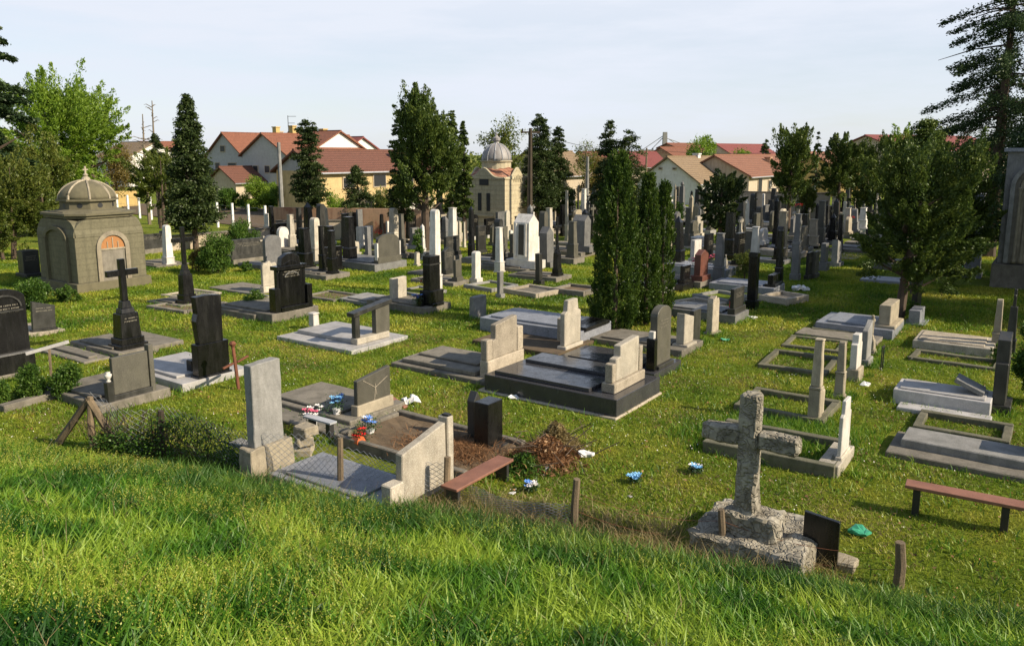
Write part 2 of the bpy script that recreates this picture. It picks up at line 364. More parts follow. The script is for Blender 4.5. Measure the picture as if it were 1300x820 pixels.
def ticks(parent, x0, x1, z0, z1, y, rows, mat='inscription', name='inscription'):
    m = MB(); h = min((z1-z0)/rows, .075)
    for r in range(rows):
        z = z1-(r+.5)*h; a = x0+random.uniform(0, .12)*(x1-x0); b = x1-random.uniform(0, .12)*(x1-x0)
        while a < b:
            wd = random.uniform(.012, .022)
            if random.random() < .82:
                m.fr(a, y, z-h*.22, z+h*.22, wd*.35, .004); m.fr(a+wd*.5, y, z+random.uniform(-.2, .15)*h, z+random.uniform(.17, .22)*h, wd*.6, .004)
            a += wd*1.5
    return m.build(name, mat, parent)
def prof(kind, w, h, z0=0):
    a = w/2; P = [(-a, z0), (a, z0)]
    if kind == 'flat': P += [(a, z0+h), (-a, z0+h)]
    elif kind == 'arch': r = min(.3*h, a*.55); P += [(a*math.cos(q), z0+h-r+r*math.sin(q)) for q in np.linspace(0, math.pi, 11)]
    elif kind == 'round': r = a; P += [(a*math.cos(q), z0+h-r+r*math.sin(q)) for q in np.linspace(0, math.pi, 11)]
    elif kind == 'gable': P += [(a, z0+h*.82), (0, z0+h), (-a, z0+h*.82)]
    elif kind == 'slantr': P += [(a, z0+h), (-a, z0+h*.78)]
    elif kind == 'slantl': P += [(a, z0+h*.8), (-a, z0+h)]
    elif kind == 'shoulder': P += [(a, z0+h*.72), (a*.68, z0+h*.76), (a*.6, z0+h), (-a*.6, z0+h), (-a*.68, z0+h*.76), (-a, z0+h*.72)]
    elif kind == 'ogee': P += [(a, z0+h*.76), (a*.8, z0+h*.80), (a*.55, z0+h*.93), (0, z0+h), (-a*.55, z0+h*.93), (-a*.8, z0+h*.80), (-a, z0+h*.76)]
    elif kind == 'step': P += [(a, z0+h*.62), (a*.62, z0+h*.62), (a*.62, z0+h), (-a*.75, z0+h*.93), (-a*.75, z0+h*.6), (-a, z0+h*.6)]
    elif kind == 'jag': P += [(a, z0+h*.8), (a*.8, z0+h*.92), (a*.3, z0+h*.88), (0, z0+h), (-a*.5, z0+h*.9), (-a*.8, z0+h*.95), (-a, z0+h*.8)]
    return P
MON = []
def mon(kind, px, py, top, wpx, mat, label, t=.14, w=None, pl=None, plm=None, slab=None, sm='concrete', insc=0, name=None, cat='gravestone', group=None, rz=RZ, lean=0, cap=None, slab_steps=1, rough=0, auto=True):
    p = G(px, py); dep = CP*p.y+SP*HC; H = ZT(p.y, top)
    zb = gz(p.x, p.y)-.03
    Wl = Vector((math.cos(rz), math.sin(rz), 0)); Fl = Vector((math.sin(rz), -math.cos(rz), 0))
    near = dep < 34; bev = .009 if near else 0
    square = kind.startswith('ob') or kind == 'cross'
    app = wpx*dep/F_PX
    if w is None:
        w = app/(appf(p, Wl)+appf(p, Fl)) if square else (app-t*appf(p, Fl))/max(appf(p, Wl), .3)
        w = max(w, .12 if square else .22); w = min(w, 2.6)
    sq = w if square else t
    cz = p.copy(); cz -= Fl*(sq/2); cz.z = zb
    nm = name or ('cross_monument' if kind == 'cross' else 'obelisk' if square else 'gravestone')
    r = thing(nm, cz, rz, label, cat, group); tl_ = .018 if dep > 26 else .007; r.rotation_euler[0] = random.uniform(-tl_, tl_); r.rotation_euler[1] = random.uniform(-tl_, tl_)
    if not insc and not square and w > .5 and dep < 48 and mat in ('black_granite', 'charcoal_stone') and not rough: insc = 3
    if lean: r.rotation_euler[1] = lean
    H = H-zb
    z = 0; sl = slab
    if sl:
        L, sw, sh = sl[:3]; y0 = -sq/2-.12
        MB().fr(0, (y0+L)/2, -.12, sh, sw, L-y0).build('slab', sm, r, bev)
        if slab_steps:
            MB().fr(0, (y0+L)/2+.1, sh+.002, sh+.06, sw*.8, (L-y0)-.75 if L > 1.6 else (L-y0)*.5).build('cover_plate', sm, r, bev)
        FOOT.append((cz.x, cz.y, rz, sw/2, y0, L)); z = sh-.02
    else: FOOT.append((cz.x, cz.y, rz, w/2+.05, -.2, .2))
    plm = plm or mat
    if square:
        if kind == 'cross':
            ph = pl or H*.42
            m = MB().fr(0, 0, z, z+ph*.13, w, w*.85); m.fr(0, 0, z+ph*.13, z+ph*.28, w*.84, w*.70); m.build('plinth', plm, r, bev)
            m = MB().fr(0, 0, z+ph*.28, z+ph*.88, w*.72, w*.58, w*.64, w*.5); m.fr(0, 0, z+ph*.88, z+ph, w*.5, w*.4, w*.44, w*.34)
            m.fr(0, 0, z+ph, z+ph*1.18, w*.36, w*.3, w*.28, w*.24); m.build('pedestal', mat, r, bev)
            c0 = z+ph*1.18; ch = H-c0; q = min(.15, w*.24); m = MB().fr(0, 0, c0, H, q, q*.8); al = min(ch*.31, w*.6)
            m.fr(al/2+q/2+.001, 0, c0+ch*.6, c0+ch*.6+q, al, q*.75); m.fr(-al/2-q/2-.001, 0, c0+ch*.6, c0+ch*.6+q, al, q*.75); m.build('cross', mat, r, bev)
            if insc: ticks(r, -w*.25, w*.25, z+ph*.62, z+ph*.8, -w*.29-.003, 2)
        else:
            ph = pl if pl is not None else H*.34
            m = MB().fr(0, 0, z, z+ph*.18, w, w); m.fr(0, 0, z+ph*.18, z+ph*.92, w*.8, w*.8, w*.77, w*.77); m.fr(0, 0, z+ph*.92, z+ph, w*.88, w*.88, w*.82, w*.82); m.build('plinth', plm, r, bev)
            q0 = w*.66; q1 = w*.52; c = cap or 'pyr'; ch = w*.45 if c == 'pyr' else w*.25 if c == 'round' else .04
            m = MB().fr(0, 0, z+ph, H-ch, q0, q0, q1, q1)
            if c == 'pyr': m.fr(0, 0, H-ch, H, q1, q1, .02, .02)
            elif c == 'round': m.prism([(q1/2*math.cos(a), H-ch+ch*math.sin(a)) for a in np.linspace(0, math.pi, 9)], -q1/2, q1/2)
            elif c == 'flat': m.fr(0, 0, H-ch, H, q1*1.18, q1*1.18)
            elif c == 'urn': m.lathe([(q1*.2, H-ch), (q1*.5, H+.1), (q1*.42, H+.22), (q1*.12, H+.3), (q1*.05, H+.38)], 8)
            elif c == 'cross': m.fr(0, 0, H-ch, H+.4, .07, .07); m.fr(0, 0, H+.2, H+.27, .3, .06)
            m.build('shaft', mat, r, bev)
            if insc: ticks(r, -w*.25, w*.25, z+ph*.35, z+ph*.8, -w*.4-.003, 3)
    else:
        ph = pl if pl is not None else min(.22, H*.18)
        MB().fr(0, 0, z, z+ph, w*1.10, t*1.9).build('plinth', plm, r, bev)
        MB().prism(prof(kind, w, H-z-ph, z+ph), -t/2, t/2).build('headstone', mat, r, bev, rough=rough, cuts=2 if rough else 0)
        if insc and H-z > .45: ticks(r, -w*.36, w*.36, z+ph+(H-z-ph)*.5, z+ph+(H-z-ph)*.78, -t/2-.003, insc)
    MON.append((r, px, py, top)); r['_w'] = w; r['_H'] = H
    del r['_w']; del r['_H']
    return r, w, H, z
def urn(name, label, p, s=.25, mat='white_marble', cat='vase'):
    r = thing(name, p, 0, label, cat)
    MB().lathe([(s*.22, 0), (s*.25, s*.1), (s*.1, s*.2), (s*.3, s*.45), (s*.38, s*.75), (s*.2, s*.9), (s*.26, s)], 12).build('vase_body', mat, r, smooth=True); return r
def bouquet(label, p, cols, rad=.16, h=.22, n=16, pot=None, cat='flowers'):
    r = thing('flower_bouquet', p, random.random()*6, label, cat)
    k = 260; A = RG.normal(size=(k, 3))*[rad*.6, rad*.6, h*.3]+[0, 0, h*.55]
    leaves('leaves', A, RG.normal(size=(k, 3))+[0, 0, .5], np.full(k, .05), .4, 'leaf_dark', r)
    for c in cols:
        m = MB()
        for _ in range(max(3, n//len(cols))):
            a = random.random()*6.28; q = rad*math.sqrt(random.random()); x, y = q*math.cos(a), q*math.sin(a); z = h*.7+random.random()*h*.45
            for j in range(6):
                b = j*1.047+a; e = .045
                m.add([(x, y, z), (x+e*math.cos(b-.45), y+e*math.sin(b-.45), z+.02), (x+e*1.25*math.cos(b), y+e*1.25*math.sin(b), z+.035), (x+e*math.cos(b+.45), y+e*math.sin(b+.45), z+.02)], [(0, 1, 2, 3)])
            m.lathe([(.012, z), (.018, z+.015), (.006, z+.03)], 5, x, y)
        m.build('blossom', c, r)
    if pot: MB().lathe([(.05, -.14), (.075, .02), (.085, .06), (.07, .065)], 10).build('pot', pot, r)
    return r
def trash(label, px, py, mat, s=.12, z=0):
    p = G(px, py); p.z = gz(p.x, p.y)+.02+z; m = MB(); m.poly([(s*(.6+.5*random.random())*math.cos(a), s*(.35+.4*random.random())*math.sin(a)) for a in np.linspace(0, 5.6, 8)], 0, s*.35)
    o = m.build('litter', mat, None, .01, rough=s*.45, cuts=2); o.location = p; return tag(o, label, 'litter')
# ================================================================== near graves, one by one
# big black arched tablet cut by the left edge
r, w_, H_, z_ = mon('arch', 16, 478, 368, 50, 'black_granite', 'tall arched black granite headstone with carved niche cut by the left edge', t=.2, pl=.42, slab=(1.6, 1.1, .12), insc=0)
m = MB(); 
for a in np.linspace(0, math.pi, 11)[:-1]:
    b = a+math.pi/10; m.bar((w_*.38*math.cos(a), -.115, H_-.42+.28*math.sin(a)), (w_*.38*math.cos(b), -.115, H_-.42+.28*math.sin(b)), .03, .035)
m.bar((-w_*.42, -.115, H_-.50), (w_*.42, -.115, H_-.50), .03, .03); m.build('carved_arch', 'charcoal_stone', r)
MB().fr(0, 0, .54, .57, w_*1.16, .43).build('ledge', 'grey_granite', r)
# small slanted plaque
r, w_, H_, z_ = mon('slantl', 57, 424, 382, 27, 'charcoal_stone', 'low dark tilted plaque with white lettering in front of the domed mausoleum', t=.1, pl=.08, slab=(1.5, 1.0, .14), sm='terrazzo', insc=2, lean=.05, slab_steps=0)
# black cross monument
r, w_, H_, z_ = mon('cross', 174, 452, 330, 50, 'black_granite', 'tall black granite cross monument on a tiered plinth near the domed mausoleum', w=.72, slab=(1.9, 1.05, .2), insc=1, plm='black_granite')
MB().fr(1.0, .9, -.1, .12, .8, 2.2).build('side_slab', 'concrete', r, .01); MB().fr(-.9, .9, -.1, .1, .65, 2.2).build('side_slab', 'concrete', r, .01)
MB().fr(-.9, 1.0, .101, .16, .22, 2.0).build('curb', 'concrete', r, .01)
# tablet with side pier and white urn
r, w_, H_, z_ = mon('flat', 170, 512, 450, 44, 'olive_granite', 'rectangular grey headstone with a taller side pier beside a white urn', t=.1, pl=.12, slab=(2.1, 1.5, .22), plm='charcoal_stone')
MB().fr(w_*.5+.06, 0, z_, H_+.12, .1, .16).build('pier', 'olive_granite', r, .008)
MB().fr(-w_*.5-.1, -.05, z_, z_+.42, .13, .14).build('short_pier', 'charcoal_stone', r, .008)
pp = r.matrix_basis @ Vector((-w_*.5-.1, -.05, z_+.42)); urn('urn', 'small white urn on the short pier beside the olive grey headstone', pp, .2)
# white slab with stepped black tablet
r, w_, H_, z_ = mon('flat', 272, 484, 375, 42, 'black_granite', 'twisted two tier black granite headstone on a white slab', t=.16, pl=.06, slab=(2.3, 1.7, .2), sm='white_slab', slab_steps=1)
for c in list(r.children):
    if c.name.startswith('headstone'): bpy.data.objects.remove(c)
hh = (H_-z_)
MB().prism([(-w_*.5, z_+.06), (w_*.5, z_+.06), (w_*.5, z_+hh*.42), (-w_*.5, z_+hh*.42)], -.12, .12).build('lower_tier', 'black_granite', r, .01)
MB().prism([(-w_*.40, z_+hh*.42), (w_*.36, z_+hh*.42), (w_*.36, z_+hh*.99), (-w_*.1, z_+hh*1.01), (-w_*.46, z_+hh), (-w_*.42, z_+hh*.8), (-w_*.48, z_+hh*.7)], -.09, .09).build('upper_tier', 'black_granite', r, .01)
MB().fr(-.15, .45, z_+.02, z_+.32, .22, .2).build('vase_block', 'black_granite', r, .01)
# rusty iron cross leaning by it
q = G(303, 494); c = thing('iron_cross', (q.x, q.y, 0), RZ, 'rusty iron cross leaning against the white slab of the twisted black headstone', 'cross')
c.rotation_euler[0] = -.12
m = MB().bar((0, 0, -.1), (0, 0, .95), .07, .05); m.bar((-.32, 0, .52), (-.04, 0, .58), .07, .045); m.bar((.04, 0, .58), (.34, 0, .66), .07, .045); m.build('cross_bars', 'rust', c, .012)
MB().lathe([(.04, .93), (.08, .99), (.04, 1.05)], 8).build('finial', 'rust', c)
b_ = G(258, 472); bouquet('blue artificial flowers beside the twisted black headstone', Vector((b_.x, b_.y, .2)), ['petal_skyblue', 'petal_blue'], .14, .34)
# rough upright stone slab
p = G(340, 600); r = thing('gravestone', (p.x, p.y, -.05), RZ, 'tall rough weathered stone stele inside the wire fence', 'gravestone')
H_ = ZT(p.y, 455); MB().prism([(-.28, .55), (.28, .55), (.27, H_), (.2, H_+.015), (-.27, H_-.01)], -.09, .09).build('stele', 'grey_concrete', r, .012, rough=.013, cuts=3)
MB().fr(0, 0, -.1, .56, .86, .34, .8, .3).build('plinth', 'limestone', r, .015, rough=.02, cuts=3)
MB().fr(.18, .62, .25, .32, .25, .9).build('stone_shelf', 'grey_concrete', r, .01)
FOOT.append((p.x, p.y, RZ, .5, -.2, .2))
q = G(378, 585); q.z = -.04
for k, (zz, s) in enumerate(((0, .34), (.2, .28), (.36, .3))):
    o = MB().fr(0, 0, zz, zz+.17, s, s).build('rubble_block', 'limestone', None, .02, rough=.03, cuts=2); o.location = q+Vector((.03*k, .35, .0)); o.rotation_euler[2] = k*.5
    tag(o, ['lowest', 'middle', 'topmost'][k]+' broken stone block in the stack behind the rough stele', 'stone block')
# cracked grey tablet
r, w_, H_, z_ = mon('slantr', 476, 530, 470, 46, 'olive_granite', 'grey headstone with pale star shaped cracks above a rough block', t=.1, pl=.22, plm='limestone', slab=(2.3, 1.5, .18))
m = MB(); cz = z_+.22+(H_-z_-.22)*.42
for a, l in ((.5, .42), (2.5, .45), (1.6, .1), (4.6, .36), (4.9, .2)): 
    m.bar((0.03, -.053, cz), (.03+l*math.cos(a)*w_, -.053, cz+l*math.sin(a)*.75), .009, .009)
m.build('crack', 'terrazzo', r)
MB().fr(-.9, .9, -.1, .1, .7, 2.3).build('side_slab', 'concrete', r, .015)
for (px, py, z, lab, cols, rad) in ((398, 548, .16, 'white and pink artificial flowers in a bowl on the grave of the cracked headstone', ['petal_white', 'petal_pink', 'petal_white'], .2),
        (428, 535, .2, 'blue artificial flowers on the grave of the cracked headstone', ['petal_skyblue', 'petal_blue'], .13),
        (470, 556, .1, 'blue and white flowers in a white vase beside the cracked headstone', ['petal_blue', 'petal_white'], .13),
        (457, 566, .02, 'faded red flowers tipped over beside the white vase', ['petal_red', 'straw_blade'], .13)):
    b_ = G(px, py); bouquet(lab, Vector((b_.x, b_.y, z)), cols, rad, .26, pot='plastic_white')
q = G(442, 566); o = MB().lathe([(.05, 0), (.09, .3), (.1, .32), (.08, .32)], 12).build('flower_pot', 'plastic_orange', None); o.location = (q.x, q.y, .1); o.rotation_euler = (1.45, 0, 1.0); tag(o, 'orange plastic pot lying on its side near the cracked headstone', 'flower pot')
q = G(412, 560); sc_ = thing('metal_stand', (q.x, q.y, .12), RZ, 'low grey metal shelf on the grave of the cracked headstone', 'stand')
MB().fr(0, .1, .25, .28, .16, .7).build('shelf_top', 'galvanised', sc_); MB().fr(0, .3, 0, .25, .1, .1).build('leg', 'dark_metal', sc_); MB().fr(0, -.15, 0, .25, .1, .1).build('leg', 'dark_metal', sc_)
q = G(517, 515); o = MB().fr(0, 0, 0, .05, .13, .8).build('plank', 'rust_paint', None, .008); o.location = (q.x-.3, q.y, .12); o.rotation_euler = (.25, 0, .9); tag(o, 'rusty plank propped on the ground beside the cracked headstone', 'plank')
trash('crumpled white plastic sheet right of the cracked headstone', 520, 512, 'plastic_white', .24)
# beige headstone with slanted top, near centre
p = G(535, 632); r = thing('gravestone', (p.x, p.y, -.03), RZ, 'beige terrazzo headstone with slanted top and tall side post close to the fence', 'gravestone'); zt = ZT(p.y, 548)
MB().prism([(-.46, 0), (.5, 0), (.5, zt+.05), (-.46, zt-.17)], -.07, .07).build('headstone', 'pale_terrazzo', r, .008)
MB().fr(-.6, 0, 0, .48, .27, .2).build('low_pier', 'pale_terrazzo', r, .008); MB().fr(.58, 0, 0, zt+.12, .14, .2).build('side_post', 'pale_terrazzo', r, .008)
MB().fr(.58, -.02, zt+.121, zt+.15, .08, .12).build('post_cap', 'dark_metal', r)
MB().fr(-.35, 1.25, -.1, .16, 1.1, 2.2).build('slab', 'blue_granite', r, .01); MB().fr(-.35, 1.3, .162, .2, .85, 1.6).build('cover_plate', 'blue_granite', r, .01)
FOOT.append((p.x, p.y, RZ, 1.0, -.2, 2.4))
# two dark stones with the dried-up plot
r, w_, H_, z_ = mon('flat', 629, 572, 510, 34, 'black_granite', 'short black tapered gravestone on a pale block beside a taller narrow one', t=.3, w=.42, pl=.16, plm='charcoal_stone')
MB().fr(0, -.02, -.1, .1, .7, .5).build('base_block', 'pale_terrazzo', r, .01)
mon('gable', 607, 562, 497, 17, 'charcoal_stone', 'narrow dark pointed stone pillar standing left of the short black stone', t=.16, w=.2, pl=.05)
p = G(575, 592); cr = thing('grave_plot', (p.x, p.y, 0), RZ, 'neglected grave plot covered with soil and dead grass behind the beige headstone', 'grave plot')
MB().fr(.45, .9, -.1, .10, 1.5, 2.7).build('plot_base', 'soil', cr, .02, rough=.05, cuts=3)
for x in (-.35, 1.25): MB().fr(x, .9, -.1, .17, .12, 2.9).build('curb', 'concrete', cr, .015, rough=.01, cuts=1)
MB().fr(.45, 2.3, -.1, .17, 1.4, .12).build('curb', 'concrete', cr, .015)
n = 5000; n = 2600; A = np.stack([RG.normal(.35, .3, n), RG.normal(.3, .45, n), np.full(n, .10)], 1); blades('dead_grass', A, RG.uniform(.03, .12, n), np.full(n, .012), 'dry_blade', cr, 2.6)
FOOT.append((p.x, p.y, RZ, 1.3, -.5, 2.4))
# rusty bench
p = G(600, 630); b = thing('bench', (p.x, p.y, 0), RZ, 'rusty brown plank bench beside the fence post near the beige headstone', 'bench')
MB().fr(.15, 0, .30, .34, 1.4, .3).build('seat', 'rust_paint', b, .006)
for x in (-.45, .75): MB().fr(x, 0, -.05, .30, .06, .22).build('leg', 'dark_metal', b, .004)
# beige multi part headstone
p = G(638, 476); r = thing('gravestone', (p.x, p.y, -.03), RZ, 'wide beige stepped headstone in three blocks on a grey stepped slab', 'gravestone'); zt = ZT(p.y, 405)
MB().fr(.0, 0, .1, .52, 1.42, .24).build('base_block', 'terrazzo', r, .01)
MB().prism([(-.48, .52), (.48, .52), (.48, zt+.06), (-.36, zt-.04), (-.36, zt-.36), (-.48, zt-.38)], -.08, .08).build('headstone', 'terrazzo', r, .01)
MB().fr(.6, 0, .52, 1.08, .22, .18).build('right_shoulder', 'terrazzo', r, .01); MB().fr(-.6, 0, .52, .98, .22, .18).build('left_shoulder', 'terrazzo', r, .01)
MB().fr(0, 1.15, -.1, .14, 1.9, 2.9).build('slab', 'concrete', r, .015); MB().fr(-.05, 1.3, .142, .24, 1.45, 2.2).build('cover_plate', 'concrete', r, .012); MB().fr(.1, 1.35, .243, .30, .9, 1.8).build('top_plate', 'concrete', r, .01)
FOOT.append((p.x, p.y, RZ, 1.1, -.3, 2.7))
# polished black double tomb
p = G(790, 512); r = thing('tomb', (p.x, p.y, -.03), RZ, 'wide polished black granite tomb platform with a stepped beige headstone', 'tomb'); zt = ZT(p.y, 430)
MB().fr(.0, 1.25, -.1, .08, 2.1, 3.3).build('foundation', 'terrazzo', r, .01)
MB().fr(.0, 1.2, .08, .42, 1.95, 3.15).build('platform', 'polished_black', r, .01)
MB().fr(-.1, 1.45, .422, .50, 1.5, 2.3).build('cover_plate', 'polished_black', r, .008); MB().fr(.45, 1.45, .502, .57, .7, 2.0).build('top_plate', 'polished_black', r, .008)
MB().fr(.0, -.02, .422, .62, 1.35, .3).build('base_block', 'terrazzo', r, .01)
MB().prism([(-.5, .62), (.5, .62), (.5, zt+.02), (-.32, zt-.04), (-.32, zt-.26), (-.5, zt-.28)], -.1, .06).build('headstone', 'pale_terrazzo', r, .01)
MB().fr(.6, -.02, .62, zt-.22, .16, .18).build('right_shoulder', 'terrazzo', r, .01); MB().fr(-.58, -.02, .62, zt-.35, .14, .18).build('left_shoulder', 'terrazzo', r, .01)
FOOT.append((p.x, p.y, RZ, 1.2, -.5, 3))
q = G(790, 520); o = urn('lantern', 'small black grave lantern at the corner of the polished black tomb', Vector((q.x+.1, q.y+.1, 0)), .32, 'black_granite', 'lantern')
q = G(805, 500); o = MB().fr(0, 0, 0, .5, .28, .05).build('stone_plaque', 'white_slab', None, .01); o.location = (q.x, q.y, .1); o.rotation_euler = (-.2, 0, RZ); tag(o, 'small white plaque leaning behind the stepped beige headstone of the black tomb', 'plaque')
# black arched inscribed tablet
r, w_, H_, z_ = mon('arch', 842, 474, 388, 26, 'olive_granite', 'tall arched dark headstone with engraved lines beside the thuja clump', t=.18, w=.75, pl=.1, slab=(2.4, 1.5, .22), sm='polished_black', insc=3, plm='charcoal_stone')
MB().fr(-w_*.5-.12, -.02, z_, z_+.75, .16, .2).build('side_pier', 'black_granite', r, .008)
MB().fr(-w_*.5-.12, -.02, z_+.752, z_+.92, .11, .13).build('pier_cap', 'white_marble', r, .01)
mon('slantl', 874, 446, 396, 21, 'pale_terrazzo', 'beige headstone with rounded shoulder right of the arched dark headstone', t=.22, w=.6, pl=.08, slab=(2.4, 1.4, .2), slab_steps=1)
mon('flat', 884, 436, 393, 8, 'charcoal_stone', 'narrow dark slab headstone touching the beige one', t=.12, w=.5, pl=.06)
mon('jag', 908, 424, 375, 13, 'terrazzo', 'beige broken-edged headstone between a narrow dark slab and a black tablet', t=.18, w=.5, pl=.1)
# pair of beige headstones behind black tomb
mon('shoulder', 727, 446, 380, 26, 'pale_terrazzo', 'curved beige headstone seen from behind left of the black tomb', t=.14, pl=.1, slab=(2.5, 1.8, .16), sm='soil', slab_steps=0)
mon('flat', 718, 438, 404, 10, 'terrazzo', 'low beige side stone at the foot of the curved headstone', t=.2, w=.25, pl=.05)
r, w_, H_, z_ = mon('flat', 752, 432, 418, 10, 'black_granite', 'low polished dark slab tomb lying left of the thuja clump', t=.4, w=1.2, pl=.1, slab=(3.0, 1.7, .42), sm='blue_granite', cat='tomb', name='tomb')
# table-like dark monument
p = G(470, 437); r = thing('gravestone', (p.x, p.y, -.03), RZ, 'dark granite headstone shaped like a sloping table on two posts', 'gravestone'); 
z1 = ZT(p.y, 386)
MB().fr(-.05, 1.0, -.1, .14, 2.1, 2.9).build('slab', 'white_slab', r, .012); MB().fr(.15, 1.2, .142, .24, 1.4, 2.1).build('cover_plate', 'white_slab', r, .01)
MB().fr(0, -.02, .142, .3, 1.2, .26).build('base_block', 'pale_terrazzo', r, .015)
MB().fr(-.5, 0, .3, z1-.22, .17, .14).build('left_post', 'charcoal_stone', r, .006); MB().fr(.42, 0, .3, z1-.04, .52, .16).build('right_post', 'olive_granite', r, .006)
MB().bar((-.68, 0, z1-.16), (.74, 0, z1+.02), .26, .11).build('top_beam', 'charcoal_stone', r, .006)
FOOT.append((p.x, p.y, RZ, 1.1, -.4, 2.5))
q = G(399, 418); r = thing('grave_lamp', (q.x, q.y, .1), RZ, 'small white box lantern on the pale slab left of the sloping table headstone', 'lantern')
MB().fr(0, 0, 0, .36, .22, .22, .2, .2).build('lantern_body', 'white_marble', r, .012); MB().fr(0, 0, .362, .4, .26, .26, .2, .2).build('lid', 'white_marble', r, .008)
# great black tablet with side columns
r, w_, H_, z_ = mon('ogee', 373, 404, 330, 36, 'black_granite', 'large black granite tablet with side columns and crowned top', t=.24, pl=.16, slab=(2.6, 1.8, .3))
MB().fr(0, 0, H_-.28, H_-.16, w_*1.22, .36).build('cornice', 'black_granite', r, .01)
MB().prism([(-w_*.4, H_-.16), (w_*.4, H_-.16), (w_*.36, H_+.08), (w_*.12, H_+.2), (-w_*.12, H_+.2), (-w_*.36, H_+.08)], -.1, .1).build('crown', 'black_granite', r, .01)
for s in (-1, 1): MB().fr(s*w_*.52, -.03, z_+.16, H_-.28, .13, .13).build('column', 'black_granite', r, .01); 
for s in (-1, 1): MB().fr(s*(w_*.55+.1), -.05, z_, z_+.75, .2, .3).build('side_block', 'black_granite', r, .01)
m = MB()
for a in np.linspace(.5, math.pi-.5, 8)[:-1]: m.bar((w_*.33*math.cos(a), -.13, H_-.62+.26*math.sin(a)), (w_*.33*math.cos(a+.31), -.13, H_-.62+.26*math.sin(a+.31)), .02, .02)
m.build('carved_arch', 'grey_granite', r)
p = G(345, 398)
cr = thing('grave_plot', (p.x-.4, p.y-.5, 0), RZ, 'stepped grey curbs with brown soil in front of the large crowned black tablet', 'grave plot')
MB().fr(0, .6, -.1, .2, .9, 2.4).build('curb_block', 'concrete', cr, .015); MB().fr(0, .6, .202, .24, .6, 2.0).build('soil_bed', 'soil', cr, .01, rough=.02, cuts=2)
FOOT.append((p.x-.4, p.y-.5, RZ, .5, -.7, 1.9))
q = G(500, 398)
# black pillar centre
r, w_, H_, z_ = mon('flat', 553, 396, 325, 20, 'black_granite', 'tall slim black granite pillar with stepped plinth in front of the tall white obelisk', t=.3, w=.5, pl=.1, slab=(2.3, 1.3, .26), sm='concrete', plm='black_granite')
MB().fr(0, 0, z_+.1, z_+.5, .66, .46).build('lower_block', 'black_granite', r, .01); MB().fr(-.45, .1, z_, z_+.38, .16, .2).build('vase_block', 'black_granite', r, .01)
MB().fr(0, 0, H_-.28, H_-.24, .53, .33).build('band', 'charcoal_stone', r)
q = G(530, 398); bouquet('dark blue flowers on the slab of the slim black pillar', Vector((q.x, q.y, .26)), ['petal_blue', 'plastic_purple'], .17, .3)
mon('flat', 508, 389, 352, 22, 'pale_terrazzo', 'low beige headstone with raised left pier on the lawn', t=.14, pl=.1, slab=(2.2, 1.2, .14), sm='grey_concrete')
mon('flat', 610, 404, 376, 22, 'grey_concrete', 'low grey concrete headstone facing the thuja clump', t=.2, pl=.05)
q = G(541, 372); bouquet('dry red flowers on the grave behind the slim black pillar', Vector((q.x, q.y, .2)), ['petal_red', 'straw_blade'], .18, .3)
# ---------------- stone cross, curbed plots and right-hand rows
RC = math.radians(-35)
p = G(946, 672, .3); r = thing('stone_cross', (p.x, p.y, -.05), RC, 'large rough stone cross on a crazy paved base in the right foreground', 'cross'); zt = ZT(p.y, 499)+.05
MB().fr(.12, .2, -.05, .36, 1.42, 1.25).build('base', 'rough_rock', r, .03, rough=.05, cuts=4)
MB().fr(.1, .05, .34, .62, .72, .55, .66, .5).build('plinth', 'rough_rock', r, .03, rough=.05, cuts=3)
m = MB().fr(0, 0, .55, zt, .27, .23, .23, .2); m.build('upright', 'rough_rock', r, .03, rough=.022, cuts=4)
za = zt-.57; m = MB().bar((-.6, 0, za), (-.11, 0, za), .2, .22); m.bar((.11, 0, za), (.60, 0, za), .2, .22); m.build('cross_arm', 'rough_rock', r, .03, rough=.02, cuts=3)
FOOT.append((p.x, p.y, RC, .8, -.5, .9))
p = G(1040, 716); r = thing('gravestone', (p.x, p.y, -.05), RC, 'small plain black square headstone right of the large stone cross', 'gravestone')
hh = ZT(p.y, 655)+.05; MB().prism([(-.21, .0), (.21, 0), (.21, hh-.02), (-.21, hh+.02)], -.03, .03).build('headstone', 'black_granite', r, .006); MB().fr(.1, .15, 0, .14, .6, .3).build('base_block', 'limestone', r, .02, rough=.02, cuts=2)
p = G(936, 690); r = thing('bench', (p.x, p.y, 0), RC, 'small white board seat nailed to the fence post in front of the stone cross', 'bench')
MB().fr(.05, 0, .33, .36, .34, .2).build('seat', 'white_slab', r, .004); MB().fr(.18, 0, -.1, .33, .04, .05).build('leg', 'old_wood', r, .004)
def plot(label, px0, py0, px1, py1, Lw, h, hb=.14, mat='mossy_concrete', fill=None, group=None):
    a = G(px0, py0); b = G(px1, py1); d = b-a; L = d.length; ang = math.atan2(d.y, d.x)
    r = thing('grave_plot', ((a.x+b.x)/2, (a.y+b.y)/2, -.02), ang, label, 'grave plot', group)
    tk = .14
    for (cx, cy, sx_, sy_) in ((0, 0, L, tk), (0, Lw, L, tk)): MB().fr(cx, cy, -.1, h, sx_, sy_).build('curb', mat, r, .012, rough=.012, cuts=2)
    for s in (-1, 1): MB().fr(s*(L/2-tk/2), Lw/2, -.1, h-.01, tk, Lw-tk-.01).build('curb', mat, r, .012, rough=.012, cuts=2)
    return r
plot('curbed plot full of grass just behind the stone cross', 893, 572, 1060, 606, 1.25, .22)
plot('sunken curbed plot behind the nearest grassy plot', 932, 520, 1046, 541, 1.3, .16)
plot('low curbed plot with worn grass third behind the stone cross', 962, 466, 1050, 478, 1.6, .12)
plot('narrow low curbed plot fourth behind the stone cross', 992, 440, 1066, 449, 1.2, .1)
plot('flat brown soil plot before the blue granite slabs', 1030, 421, 1092, 427, 1.3, .14)
